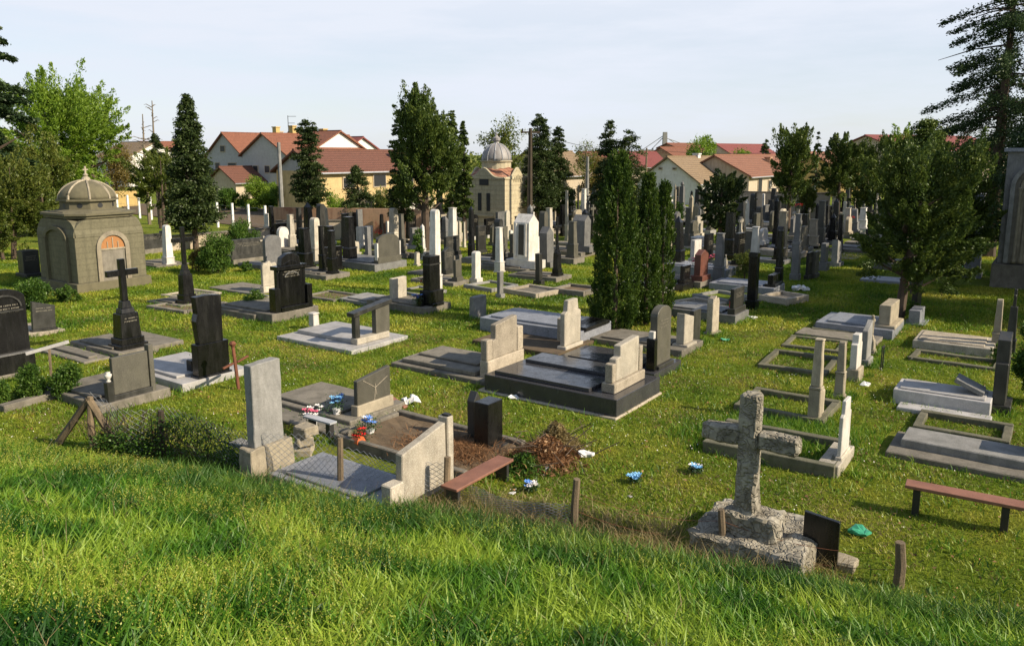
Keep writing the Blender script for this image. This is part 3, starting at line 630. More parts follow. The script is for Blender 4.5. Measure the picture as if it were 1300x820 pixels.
r, w_, H_, z_ = mon('shoulder', 1071, 592, 506, 20, 'white_marble', 'white headstone plaque on a low wall at the end of the grassy plot', t=.06, w=.55, pl=.28, plm='pale_terrazzo')
MB().fr(0, .1, -.1, .22, 1.1, .34).build('base_block', 'pale_terrazzo', r, .015)
r, w_, H_, z_ = mon('obelisk', 1043, 538, 431, 22, 'limestone', 'tall square stone pillar with stepped collar behind the stone cross', pl=.75, cap='flat')
MB().fr(.28, .05, 0, .62, .2, .26).build('side_post', 'limestone', r, .015)
mon('obelisk', 1073, 506, 434, 17, 'limestone', 'weathered grey pillar second in the right-hand row', pl=.6, cap='round')
mon('shoulder', 1089, 482, 424, 13, 'white_marble', 'stepped white marble headstone third in the right-hand row', t=.14, w=.5, pl=.3, plm='limestone')
mon('slantr', 1102, 462, 408, 10, 'grey_concrete', 'grey headstone with slanted top fourth in the right-hand row', t=.14, w=.5, pl=.2)
mon('cross', 1114, 448, 401, 8, 'limestone', 'small tan stone cross fifth in the right-hand row', w=.34)
r, w_, H_, z_ = mon('flat', 1134, 424, 384, 12, 'limestone', 'beige headstone heading the stepped blue granite slabs under the juniper', t=.3, w=1.3, pl=.1, slab=(1.75, 1.8, .3), sm='blue_granite')
MB().fr(-1.4, 1.0, -.1, .12, .9, 2.1).build('side_slab', 'concrete', r, .01)
r, w_, H_, z_ = mon('flat', 1158, 360, 342, 10, 'grey_granite', 'low grey headstone of the pale slab behind the juniper trunk', t=.2, w=.8, pl=.1, slab=(1.7, 1.2, .16), sm='blue_granite', slab_steps=0)
r, w_, H_, z_ = mon('flat', 1166, 395, 350, 12, 'charcoal_stone', 'dark upright slab headstone just right of the juniper trunk', t=.16, w=.9, pl=.1)
r, w_, H_, z_ = mon('flat', 1170, 412, 392, 22, 'blue_granite', 'small low pale double slab right of the juniper trunk', t=.3, w=.9, pl=.1)
mon('flat', 1178, 345, 318, 14, 'grey_granite', 'grey upright headstone with stepped slab beyond the juniper', t=.25, w=.9, pl=.1, slab=(2.0, 1.3, .35), sm='grey_granite')
mon('flat', 1188, 340, 322, 10, 'charcoal_stone', 'dark headstone right of the stepped slab beyond the juniper', t=.15, w=.8, pl=.1)
# right slabs
r, w_, H_, z_ = mon('obelisk', 1271, 446, 380, 14, 'limestone', 'thin square stone pillar heading the beige slab on the right', w=.26, pl=.5, cap='round')
MB().fr(-.2, .9, -.1, .24, 1.5, 1.8).build('slab', 'pale_terrazzo', r, .012); MB().fr(-.2, .95, .242, .27, 1.2, 1.5).build('cover_plate', 'terrazzo', r, .01); FOOT.append((r.location.x, r.location.y, RZ, .85, 0, 1.8))
mon('obelisk', 1290, 452, 388, 12, 'charcoal_stone', 'dark pillar topped by a small cross at the right edge', w=.3, pl=.45, cap='cross')
plot('narrow curbed grass plot between two right-hand slabs', 1153, 456, 1268, 472, .9, .1)
r, w_, H_, z_ = mon('step', 1276, 520, 424, 22, 'charcoal_stone', 'tall dark stepped headstone heading the long pale slab at right', t=.22, w=.7, pl=.2)
MB().fr(-.35, .95, -.1, .34, .95, 1.7).build('slab', 'white_slab', r, .012); MB().fr(-.35, .95, .342, .37, .8, 1.5).build('cover_plate', 'white_slab', r, .01)
MB().fr(-1.1, .85, -.1, .12, .4, 1.6).build('side_slab', 'white_slab', r, .015); MB().bar((-.3, .25, .4), (-.3, .75, .62), .5, .09).build('leaning_plaque', 'grey_granite', r, .008)
FOOT.append((r.location.x, r.location.y, RZ, 1.0, 0, 1.75))
plot('long curbed soil plot above the speckled slab at right', 1158, 546, 1282, 568, 1.0, .14, fill=1)
p = G(1300, 596); r = thing('gravestone', (p.x+.25, p.y, -.03), RZ, 'dark stone block heading the speckled terrazzo slab at the right edge', 'gravestone')
MB().fr(.2, -.1, -.1, .75, .5, .45).build('headstone', 'charcoal_stone', r, .012)
MB().fr(-.05, 1.05, -.1, .26, .75, 1.85).build('slab', 'grey_concrete', r, .012); MB().fr(-.2, 1.1, -.1, .12, 1.2, 2.1).build('foundation', 'concrete', r, .012)
FOOT.append((p.x, p.y, RZ, .75, -.2, 2.1))
a = G(1150, 612, .42); b_ = G(1312, 643, .42); d = b_-a; L = d.length
r = thing('bench', ((a.x+b_.x)/2, (a.y+b_.y)/2, 0), math.atan2(d.y, d.x), 'long reddish plank bench in front of the speckled slab at right', 'bench')
MB().fr(0, 0, .38, .43, L, .26).build('seat', 'rust_paint', r, .006)
for x in (-L/2+.15, L/2-.3): 
    MB().fr(x, 0, -.05, .378, .09, .18).build('leg', 'dark_metal', r, .006)
    MB().fr(x, 0, .3, .377, .12, .24).build('bracket', 'dark_metal', r) if False else None
p = G(1118, 470); r = thing('iron_stand', (p.x, p.y, 0), RZ, 'thin black iron stand behind the right-hand row of pillars', 'stand')
MB().bar((0, 0, 0), (0, 0, .55), .025, .025).build('leg', 'dark_metal', r); MB().bar((.22, 0, 0), (.22, 0, .55), .025, .025).build('leg', 'dark_metal', r); MB().bar((-.02, 0, .54), (.25, 0, .54), .03, .025).build('crossbar', 'dark_metal', r)
# ---------------- small left-hand items
p = G(66, 492); r = thing('wooden_sign', (p.x, p.y, 0), RZ-.5, 'bare T-shaped wooden marker in the shrubs by the left edge', 'marker')
MB().bar((0, 0, 0), (.02, 0, .85), .06, .05).build('post', 'old_wood', r, .005); MB().bar((-.42, 0, .8), (.4, 0, .98), .05, .07).build('board', 'white_slab', r, .005)
o = MB().bar((0, 0, .06), (4.6, 0, .06), .22, .24).build('curb_edge', 'concrete', None, .015, rough=.01, cuts=2); q = G(2, 522); q2 = G(128, 488); o.location = (q.x, q.y, -.05); o.rotation_euler[2] = math.atan2(q2.y-q.y, q2.x-q.x); tag(o, 'long low concrete edging running in from the left edge', 'curb')
p = G(60, 384); 
r, w_, H_, z_ = mon('flat', 42, 352, 318, 24, 'charcoal_stone', 'dark recessed tomb front standing left of the domed mausoleum', t=.5, pl=.2, name='tomb', cat='tomb')
# ================================================================== middle and far graves
o, s_, bg_, wm, gg, cs, tz = 'obelisk', 'shoulder', 'black_granite', 'white_marble', 'grey_granite', 'charcoal_stone', 'pale_terrazzo'
SL = (2.1, 1.1, .28)
MID = [
 ('flat', 196, 322, 297, 30, cs, 'wide low grey tablet right behind the domed mausoleum', dict(slab=SL, t=.12)),
 ('flat', 210, 318, 293, 10, gg, 'pale grey upright slab just left of the white round-topped obelisk', dict()),
 (o, 218, 338, 286, 19, wm, 'bright white round-topped obelisk beside the domed mausoleum', dict(cap='round', slab=(2.0, 1.6, .12), sm='concrete', pl=.35)),
 ('cross', 244, 389, 289, 29, bg_, 'black granite cross monument between the white obelisk and the bushes', dict(slab=(1.6, 1.0, .12))),
 ('flat', 280, 312, 296, 20, cs, 'dark low tablet half hidden behind the dark bush', dict()),
 ('flat', 318, 333, 303, 44, cs, 'wide low dark granite tablet right of the bush', dict(t=.15, w=1.9, slab=(1.8, 2.0, .25))),
 ('cross', 339, 331, 300, 11, tz, 'left one of two pale stone crosses standing side by side', dict()),
 ('cross', 349, 330, 300, 11, tz, 'right one of two pale stone crosses standing side by side', dict()),
 ('jag', 344, 372, 331, 20, 'pale_terrazzo', 'broken pale marble headstone left of the crowned black tablet', dict(t=.12, slab=(2.6, 1.5, .1), slab_steps=0)),
 (o, 349, 307, 262, 11, bg_, 'black obelisk against the brick wall left of the concrete pole', dict(cap='flat')),
 (o, 384, 306, 264, 12, cs, 'dark obelisk against the brick wall right of the concrete pole', dict(cap='flat')),
 ('round', 362, 322, 288, 15, wm, 'white round-topped tablet behind the crowned black tablet', dict(t=.2)),
 ('slantl', 373, 322, 298, 10, tz, 'sand coloured slab beside the white round-topped tablet', dict()),
 ('flat', 369, 300, 282, 6, cs, 'little dark slab by the brick wall under the concrete pole', dict()),
 ('arch', 397, 294, 275, 6, gg, 'thin grey headstone before the brick wall under the slender cypress', dict()),
 (o, 413, 352, 287, 12, bg_, 'black granite pillar, left one of a close pair', dict(cap='flat', slab=(2.2, 1.2, .25))),
 (o, 427, 354, 293, 17, bg_, 'broad black granite pillar, right one of a close pair', dict(cap='flat', slab=(2.4, 1.3, .22))),
 ('flat', 424, 303, 279, 15, bg_, 'square black tablet behind the pair of black pillars', dict(slab=SL)),
 ('flat', 405, 326, 299, 8, tz, 'narrow tan upright slab left of the pair of black pillars', dict()),
 ('flat', 394, 326, 312, 20, bg_, 'low glossy dark tomb between white tablet and black pillars', dict(t=.5, w=1.0, slab=(2.2, 1.3, .3), name='tomb', cat='tomb')),
 ('flat', 449, 306, 270, 13, cs, 'dark grey upright slab below the small conical cypress', dict()),
 ('flat', 459, 306, 266, 8, gg, 'pale grey upright slab below the small conical cypress', dict()),
 ('jag', 452, 323, 306, 14, tz, 'broken white stone lying upright under the grey slabs', dict(t=.3)),
 ('flat', 470, 332, 288, 8, gg, 'thin grey post-like slab left of the arched grey tablet', dict(t=.2)),
 (o, 487, 304, 272, 9, bg_, 'black round-topped obelisk beside a white slab', dict(cap='round')),
 ('slantl', 499, 303, 280, 15, wm, 'white slanted slab right of the black round-topped obelisk', dict()),
 ('arch', 494, 342, 297, 29, 'olive_granite', 'arched grey tablet flanked by thin white posts', dict(t=.14, slab=(3.0, 2.0, .35), sm='grey_granite', pl=.3)),
 (o, 514, 328, 272, 12, 'olive_granite', 'brown grey obelisk right of the arched grey tablet', dict(cap='flat', slab=SL)),
 (o, 540, 330, 285, 10, wm, 'sharp white pointed stone left of the tall white obelisk', dict()),
 (o, 533, 326, 300, 6, wm, 'small white stone just left of the sharp white pointed stone', dict()),
 ('jag', 531, 338, 320, 7, tz, 'low beige stump below the sharp white pointed stone', dict()),
 (o, 559, 374, 266, 24, wm, 'tallest white marble obelisk in the middle of the cemetery', dict(cap='round', pl=.75)),
 ('flat', 575, 331, 300, 20, cs, 'square dark tablet right of the tallest white obelisk', dict(slab=SL)),
 ('flat', 583, 362, 330, 11, 'olive_granite', 'narrow dark slab in front of the square dark tablet', dict(slab=(2, 1.0, .2))),
 (o, 585, 313, 281, 6, tz, 'slim tan pillar, left one of two before the chapel', dict(cap='flat')),
 (o, 591, 314, 282, 6, tz, 'slim tan pillar, right one of two before the chapel', dict(cap='flat')),
 (o, 602, 332, 262, 12, bg_, 'black pillar topped by a pale broken shaft before the chapel', dict(cap='pyr')),
 ('flat', 612, 322, 287, 13, cs, 'dark slab right of the pale-topped black pillar', dict()),
 ('arch', 607, 360, 319, 12, wm, 'slim white arched headstone with wide foot', dict(t=.2, pl=.25)),
 (o, 639, 346, 289, 17, wm, 'cream fluted pillar before the chapel corner', dict(pl=.5, cap='flat')),
 ('round', 645, 305, 267, 7, tz, 'tan round-topped slab against the sunlit chapel wall', dict()),
 ('jag', 650, 306, 292, 6, wm, 'little white stone next to the tan round-topped slab', dict()),
 ('gable', 677, 345, 272, 24, wm, 'massive white marble stele with columns carved on its side', dict(t=.8, w=.75, pl=.35, slab=(2.2, 1.4, .2))),
 ('gable', 699, 340, 288, 18, gg, 'grey stone shrine with dark draped top', dict(t=.4, pl=.3)),
 ('cross', 713, 356, 276, 18, bg_, 'black stone cross on a bulky pedestal left of the thuja clump', dict(slab=(2, 1.2, .2))),
 ('flat', 687, 362, 322, 8, cs, 'narrow dark slab before the massive white stele', dict(t=.2)),
 ('flat', 637, 378, 345, 8, 'grey_concrete', 'narrow grey upright post stone before the cream fluted pillar', dict()),
 ('gable', 745, 326, 273, 20, gg, 'grey gabled stele touching the left side of the thuja clump', dict(t=.7, w=.6, pl=.3, slab=(2.4, 1.6, .3))),
 (o, 744, 296, 246, 9, wm, 'white pillar left of the thuja clump', dict(cap='flat')),
 (o, 739, 290, 262, 6, wm, 'short white pillar left of the taller one by the thuja clump', dict(cap='flat')),
 (o, 753, 285, 244, 8, bg_, 'black obelisk touching the thuja clump top left', dict()),
 (o, 722, 306, 242, 7, tz, 'slim tan pillar right of the wooden poles', dict(cap='flat')),
 ('flat', 716, 300, 260, 7, bg_, 'black slab left of the slim tan pillar', dict()),
 (o, 735, 275, 235, 4, cs, 'thin black spire far behind the white pillars', dict()),
 (o, 683, 292, 253, 7, 'limestone', 'weathered tan pillar under the tall cypress by the wooden poles', dict()),
 (o, 706, 285, 250, 6, 'limestone', 'tan pillar between the two dark cypresses', dict()),
 ('cross', 595, 292, 276, 8, gg, 'small grey cross at the foot of the chapel', dict()),
 ('flat', 576, 280, 268, 13, cs, 'dark low tablet between the cypress trunks left of the chapel', dict()),
 (o, 850, 320, 269, 11, 'olive_granite', 'tan and dark obelisk right of the thuja clump', dict(cap='flat')),
 (o, 876, 313, 264, 11, 'olive_granite', 'tan and dark obelisk left of the round dark tree', dict(cap='flat')),
 (o, 850, 284, 240, 6, 'red_granite', 'dark brown spire before the white gabled house', dict()),
 (o, 858, 285, 240, 6, 'limestone', 'tan spire before the white gabled house', dict(cap='urn')),
 ('gable', 843, 278, 241, 13, 'limestone', 'brown-capped tall shrine behind the thuja clump', dict(t=.6)),
 (o, 869, 281, 236, 12, gg, 'grey needle spire with ball before the white house', dict(cap='urn', pl=1.2)),
 (o, 879, 272, 242, 6, bg_, 'black obelisk before the corner of the white house', dict()),
 (o, 890, 292, 264, 6, gg, 'thin grey obelisk left of the round dark tree', dict()),
 ('flat', 893, 312, 301, 20, wm, 'low white slab under the round dark tree', dict(t=.6, w=1.2)),
 ('gable', 893, 364, 317, 17, 'red_granite', 'red brown granite headstone with peaked top', dict(t=.25, slab=(2.2, 1.2, .3), plm='red_granite')),
 ('flat', 871, 368, 337, 13, bg_, 'black tablet left of the red brown granite headstone', dict(slab=(2.2, 1.2, .3), sm='black_granite')),
 ('flat', 846, 372, 335, 5, gg, 'thin grey slab edge right of the thuja clump foot', dict(t=.1, w=.6, slab=(1.8, 1.0, .25), sm='white_slab')),
 ('cross', 924, 352, 324, 10, tz, 'tan little cross stone right of the red granite headstone', dict(slab=(2.6, 1.2, .4), sm='blue_granite')),
 ('flat', 941, 342, 296, 24, bg_, 'wide black tablet before the round dark tree', dict(t=.2, w=.9, slab=(2, 1.5, .25))),
 (o, 961, 394, 288, 17, bg_, 'tall dark pillar with pale grey upper half', dict(cap='flat', pl=1.9)),
 ('flat', 937, 408, 365, 18, cs, 'dark polished headstone beside a red lantern on the aisle', dict(t=.12, w=.9, slab=(2.2, 1.2, .3), sm='grey_granite')),
 ('flat', 985, 372, 348, 10, bg_, 'low dark headstone with pale plate between two black pillars', dict(t=.2, w=.8, slab=(2.2, 1.3, .3), sm='blue_granite')),
 (o, 994, 362, 293, 14, bg_, 'stout black pillar left of the grey two-tier obelisk', dict(cap='flat')),
 (o, 988, 312, 252, 10, bg_, 'slim black obelisk behind the stout black pillar', dict(cap='pyr')),
 (o, 1015, 356, 272, 14, gg, 'pale grey two-tier obelisk with red flowers on top behind it', dict(cap='flat', pl=1.6)),
 ('flat', 1028, 354, 320, 12, cs, 'dark panel headstone right of the two-tier obelisk', dict(t=.1, w=.7)),
 ('flat', 1036, 352, 319, 9, 'olive_granite', 'olive stone slab right of the dark panel headstone', dict(t=.12, w=.6)),
 ('flat', 1048, 344, 309, 10, gg, 'grey slab left of the pale slanted headstone', dict(t=.2, w=.5, pl=.4)),
 ('slantl', 1065, 338, 304, 14, 'grey_concrete', 'pale slanted headstone at the far end of the aisle row', dict(t=.25, w=.8)),
 (o, 1070, 322, 273, 10, bg_, 'black pillar behind the pale slanted headstone', dict(cap='flat')),
 (o, 1039, 302, 258, 8, bg_, 'black obelisk in the sunny lane, first from the left', dict()),
 (o, 1051, 299, 259, 8, bg_, 'black obelisk in the sunny lane, second from the left', dict()),
 (o, 1060, 294, 258, 8, gg, 'grey round-topped obelisk in the sunny lane right of two black ones', dict(cap='round')),
 (o, 1075, 286, 256, 8, wm, 'pale white-framed obelisk at the left edge of the juniper crown', dict(cap='round')),
 (o, 1066, 284, 250, 6, bg_, 'thin black pillar left of the pale white-framed obelisk', dict()),
 (o, 971, 278, 246, 6, wm, 'slim bright white obelisk before the beige wall', dict(cap='round')),
 (o, 976, 276, 247, 6, bg_, 'black obelisk right of the slim bright white one', dict()),
 ('cross', 980, 262, 234, 8, wm, 'white cross monument rising before the beige wall', dict()),
 ('cross', 961, 290, 245, 10, bg_, 'black cross on tall pedestal right of the round dark tree', dict()),
 (o, 944, 294, 256, 7, wm, 'white pillar just right of the round dark tree', dict(cap='flat')),
 (o, 951, 290, 258, 6, wm, 'thin white pillar left of the black cross', dict()),
 (o, 937, 284, 252, 6, cs, 'dark pillar at the right edge of the round dark tree', dict()),
 (o, 1005, 278, 247, 7, bg_, 'black obelisk below the slender pine', dict()),
 ('flat', 997, 284, 256, 9, cs, 'dark green grey slab below the slender pine', dict()),
 (o, 1016, 272, 245, 6, bg_, 'black obelisk right of the slender pine trunk', dict()),
 ('flat', 1034, 276, 256, 9, 'limestone', 'tan tablet against the brick and beige wall', dict()),
 ('flat', 1023, 275, 262, 6, tz, 'small pale tablet left of the tan tablet by the beige wall', dict()),
 ('round', 1047, 276, 257, 8, gg, 'grey round-topped tablet below the second pine', dict()),
]
for k, px, py, top, wpx, mat, lab, kw in MID: mon(k, px, py, top, wpx, mat, lab, **kw)

for i_, (a0, b0, a1, b1, lw, hh, lab) in enumerate([(188, 392, 236, 399, 1.6, .14, 'brown soil plot with low kerbs left of the black cross by the bushes'), (206, 376, 240, 381, 1.3, .1, 'flat stone bordered plot between the mausoleum and the black cross'),
  (300, 372, 342, 378, 1.4, .1, 'shallow kerbed plot left of the broken pale marble headstone'), (384, 378, 425, 384, 1.2, .12, 'kerbed plot right of the crowned black tablet'),
  (640, 372, 682, 379, 1.3, .2, 'kerbed plot before the massive white stele'), (590, 366, 626, 372, 1.3, .18, 'kerbed plot beside the slim white arched headstone'),
  (700, 372, 742, 377, 1.2, .22, 'kerbed plot left of the thuja clump'), (848, 388, 888, 396, 1.3, .18, 'kerbed plot right of the thuja clump foot'), (880, 380, 925, 388, 1.3, .22, 'kerbed plot before the red granite headstone'),
  (1100, 300, 1150, 306, 1.6, .2, 'kerbed plot in the far lane under the juniper'), (964, 382, 1000, 388, 1.2, .25, 'kerbed plot beside the tall two-tone pillar'), (500, 372, 535, 378, 1.2, .14, 'kerbed plot behind the low beige headstone')]):
    q = plot(lab, a0, b0, a1, b1, lw, hh, mat=['concrete', 'terrazzo', 'grey_concrete'][i_ % 3])
    MB().fr(0, lw/2, -.1, hh*.55, (G(a1, b1)-G(a0, b0)).length-.3, lw-.15).build('soil_bed', ['soil', 'grass_ground', 'concrete'][(i_*2) % 3], q)
def find(lab): return bpy.data.objects[LABELS[lab][0]]
r = find('arched grey tablet flanked by thin white posts')
hw = [c for c in r.children if c.name.startswith('headstone')][0]; xx = max(v.co.x for v in hw.data.vertices); zz = max(v.co.z for v in hw.data.vertices)
for s in (-1, 1): MB().fr(s*(xx+.05), -.02, .5, zz-.35, .07, .16).build('white_post', 'white_marble', r)
r = find('massive white marble stele with columns carved on its side')
for k in (-.25, .25): MB().lathe([(.06, .7), (.05, .8), (.05, 2.0), (.06, 2.1)], 8, -.40, k).build('column', 'white_marble', r)
MB().fr(-.376, 0, .75, 2.05, .006, .28).build('niche_panel', 'charcoal_stone', r)
r = find('tall dark pillar with pale grey upper half')
for c in r.children:
    if c.name.startswith('shaft'): c.data.materials[0] = M['white_slab']
# flowers and small objects among them
for px, py, z, lab, cols in ((632, 292, .9, 'bright red flowers standing against the chapel corner', ['petal_red']), (480, 318, .6, 'red flowers left of the arched grey tablet', ['petal_red']),
        (1012, 290, 1.2, 'bright red flowers behind the pale two-tier obelisk', ['petal_red']), (884, 358, .5, 'pink roses before the red granite headstone', ['petal_pink']), (908, 350, .4, 'pink flowers right of the red granite headstone', ['petal_pink']),
        (1078, 300, .8, 'red flowers at the left edge of the juniper', ['petal_red'])):
    p = G(px, py); q = bouquet(lab, Vector((p.x, p.y, z)), cols, .25, .4, 22)
    MB().lathe([(.1, -z), (.07, -z*.5), (.12, .1)], 8).build('pot', 'grey_concrete', q)
for px, py, lab, mat, s in ((770, 482+140, 0, 0, 0),)[:0]: pass
for px, py, lab, mat, s in (
        (743, 580, 'white litter right of the dry brush heap', 'plastic_white', .13), (690, 596, 'white plastic scrap below the dry brush heap', 'plastic_white', .16), (652, 508, 'white plastic cup left of the black tomb', 'plastic_white', .14),
        (650, 628, 'small white scrap below the pale blue litter', 'plastic_white', .06), (1098, 490, 'white plastic bag by the right-hand pillar row', 'plastic_white', .15), (954, 405, 'white paper scrap on the aisle grass near', 'plastic_white', .15),
        (1017, 369, 'long white scrap on the shaded aisle', 'plastic_white', .3), (1002, 373, 'small round white scrap on the shaded aisle', 'plastic_white', .1), (921, 433, 'flattened green scrap on the sunny aisle', 'plastic_green', .14),
        (1092, 679, 'green plastic scrap in the right foreground lawn', 'plastic_green', .16), (800, 632, 'grey scrap under the blue artificial flower', 'grey_concrete', .05)): trash(lab, px, py, mat, s)
for px, py, lab, cs_ in ((805, 614, 'bright blue artificial flower head lying on the lawn', ['petal_skyblue']), (883, 601, 'pale blue artificial flower head left of the big stone cross', ['petal_skyblue', 'petal_white']), (674, 624, 'pale blue and white flower head next to the rusty bench', ['petal_blue', 'petal_white'])):
    p = G(px, py); bouquet(lab, Vector((p.x, p.y, gz(p.x, p.y)+.03)), cs_, .08, .09, 16)
p = G(1168, 350); o_ = MB().lathe([(.05, 0), (.14, .06), (.17, .16), (.14, .27), (.05, .32)], 12).build('ball', 'plastic_green', None, smooth=True); q = G(1219, 348); o_.location = (q.x, q.y, .02); tag(o_, 'pale green ball-like bucket in the shade near the tall right monument', 'bucket')
q = G(928, 404); r = thing('grave_lantern', (q.x, q.y, 0), 0, 'red glass grave lantern left of the dark polished headstone', 'lantern')
MB().lathe([(.08, 0), (.09, .05), (.07, .5), (.1, .55)], 10).build('lantern_body', 'petal_red', r); MB().lathe([(.11, .55), (.1, .6), (.02, .72)], 10).build('lid', 'dark_metal', r)
# ---------------- far rows: every stone its own object, described by the landmark it stands beside
LAND = [('chapel with the metal dome', 637, 285), ('domed stone mausoleum', 115, 330), ('thuja clump', 800, 300), ('round dark tree', 912, 285), ('white gabled house', 850, 245), ('slender cypress by the brick wall', 395, 285),
        ('wooden double pole', 672, 270), ('concrete utility pole', 359, 275), ('tallest white obelisk', 557, 320), ('slender pine', 1000, 270), ('second pine on the right', 1060, 265), ('pale pole left of the thuja clump', 746, 262),
        ('great dark cypress left of the chapel', 540, 280), ('conical cypress right of the wooden poles', 706, 262), ('red granite headstone', 893, 340), ('beige far wall', 965, 255), ('arched grey tablet', 494, 320), ('small conical cypress', 456, 275), ('massive white stele', 677, 310)]
KD = [('flat', 'tablet'), ('arch', 'arched tablet'), ('obelisk', 'obelisk'), ('obelisk', 'pillar'), ('cross', 'cross monument'), ('gable', 'peaked tablet'), ('obelisk', 'obelisk'), ('flat', 'tablet')]
MT = [('black_granite', 'black'), ('black_granite', 'black'), ('charcoal_stone', 'charcoal'), ('grey_granite', 'grey'), ('white_marble', 'white'), ('limestone', 'tan'), ('pale_terrazzo', 'cream'), ('olive_granite', 'olive grey')]
def far_label(px, py, col, kd, used={}):
    L = sorted(LAND, key=lambda l: (l[1]-px)**2+((l[2]-py)*1.6)**2)[0]
    side = 'left of' if px < L[1]-6 else 'right of' if px > L[1]+6 else 'in front of'
    return (col, kd, side, L[0], abs(px-L[1]))
far = []
rnd = random.Random(5)
zones = [(455, 770, 258, 300), (840, 1085, 247, 304), (345, 470, 296, 350), (500, 762, 300, 352), (965, 1085, 285, 335), (1085, 1240, 258, 330), (838, 960, 318, 372)]
taken = [(m_[0].location.x, m_[0].location.y) for m_ in MON]
for gi in range(-60, 90):
    for gj in range(-60, 90):
        P = Vector((0, 45, 0))+FV*(gi*2.55+rnd.uniform(-.25, .25))+WV*(gj*1.35+rnd.uniform(-.3, .3))
        if P.y < 24 or P.y > 82: continue
        px, py, dep = proj(P.x, P.y, 0)
        if not any(a < px < b and c < py < d for a, b, c, d in zones): continue
        if rnd.random() > (.85 if dep > 40 else .62): continue
        if any(abs(P.x-a)+abs(P.y-b) < 1.35 for a, b in taken): continue
        if (P.x+1.2)**2+(P.y-53)**2 < 16 or abs(px-637) < 48 and 50 < dep < 58: continue
        if px > 765 and px < 840: continue
        if 20 < P.y < 26 and px > 940: continue
        taken.append((P.x, P.y)); kd, kn = rnd.choice(KD); mt, cn = rnd.choice(MT)
        h = rnd.uniform(1.0, 1.5) if kd in ('flat', 'arch', 'gable') else rnd.uniform(1.5, 2.5)
        far.append((P, px, py, kd, kn, mt, cn, h))
far.sort(key=lambda f: f[0].y); far = far[:250]
groups = {}
for f in far: groups.setdefault(far_label(f[1], f[2], f[6], f[4])[:4], []).append(f)
ORD = ['nearest', 'second nearest', 'third nearest', 'fourth nearest', 'fifth nearest', 'sixth nearest', 'seventh nearest', 'eighth nearest', 'ninth nearest', 'tenth nearest', 'eleventh nearest', 'twelfth nearest']
for key, fs in groups.items():
    fs.sort(key=lambda f: far_label(f[1], f[2], f[6], f[4])[4])
    for i, (P, px, py, kd, kn, mt, cn, h) in enumerate(fs):
        lab = 'small %s %s %s the %s' % key if len(fs) == 1 else '%s %s, %s %s the %s' % (key[0], key[1], ORD[min(i, 11)], key[2], key[3])
        d2 = P+FV*.1; tpy = proj(P.x, P.y, h)[1]
        mon(kd, px, proj(d2.x, d2.y, 0)[1], tpy, 10, mt, lab, w=rnd.uniform(.55, 1.1) if kd in ('flat', 'arch', 'gable') else rnd.uniform(.45, .62), t=.18,
            slab=(1.8, 1.0, rnd.uniform(.15, .35)) if rnd.random() < .7 else None, sm=rnd.choice(['concrete', 'grey_granite', 'black_granite', 'terrazzo', 'white_slab']),
            cap=rnd.choice(['pyr', 'flat', 'round', 'flat']), group='headstones in the far rows', slab_steps=0)
# ================================================================== mausoleums
def arch_pts(w, h, r, n=12, x0=0, z0=0):
    return [(x0-w/2, z0), (x0+w/2, z0)]+[(x0+w/2*math.cos(a), z0+h+r*math.sin(a)) for a in np.linspace(0, math.pi, n)]
# domed mausoleum, left. local X = lit right face, local Y goes back along it; origin at its front corner
c0 = G(101, 373); r = thing('mausoleum', (c0.x, c0.y, -.05), RZ, 'weathered stone mausoleum with ribbed dome and bricked-up arched doorway', 'mausoleum')
W_, D_ = 2.6, 2.8; hb = 2.82
m = MB(); m.fr(W_/2, D_/2, 0, .4, W_+.24, D_+.24); m.build('base_course', 'aged_render', r, .015)
m = MB(); m.fr(W_/2, D_/2, .4, hb-.75, W_, D_)
m.build('wall', 'stone_block', r, .01)
# concave shouldered upper wall
P = []; k = 8
for i in range(k+1): a = i/k*math.pi/2; P.append((.62*(1-math.cos(a))*.9, .62*math.sin(a)))
pr = [(-.02, hb-.75), (W_+.02, hb-.75)]+[(W_+.02-x, hb-.75+z) for x, z in P]+[(x-.02, hb-.75+z) for x, z in reversed(P)]
m = MB(); m.prism(pr, .03, D_-.03); m.build('upper_wall', 'stone_block', r, .01)
m = MB(); pr2 = [(x*D_/W_, z) for x, z in pr]; n_ = len(pr2)
m.add([(.04, y, z) for y, z in pr2]+[(W_-.04, y, z) for y, z in pr2], [tuple(range(n_)), tuple(range(2*n_-1, n_-1, -1))]+[(i, (i+1) % n_, (i+1) % n_+n_, i+n_) for i in range(n_)]); m.build('side_gable', 'stone_block', r)
m = MB(); oc = [(W_/2+(W_*.5+.0)*c*.98, D_/2+(D_*.5)*s*.98) for c, s in ((1, .62), (.62, 1), (-.62, 1), (-1, .62), (-1, -.62), (-.62, -1), (.62, -1), (1, -.62))]
m.poly(oc, hb-.1, hb); m.poly([(W_/2+(x-W_/2)*1.06, D_/2+(y-D_/2)*1.06) for x, y in oc], hb+.001, hb+.1); m.build('cornice', 'aged_render', r, .012)
m = MB(); m.lathe([(1.3, hb+.1), (1.28, hb+.14), (.98, hb+.2), (.98, hb+.22)], 8, W_/2, D_/2, .5); m.build('drum_base', 'aged_render', r)
m = MB(); m.lathe([(.95, hb+.18), (.95, hb+.48), (1.07, hb+.50), (1.07, hb+.57)], 8, W_/2, D_/2, .5); m.build('drum', 'aged_render', r)
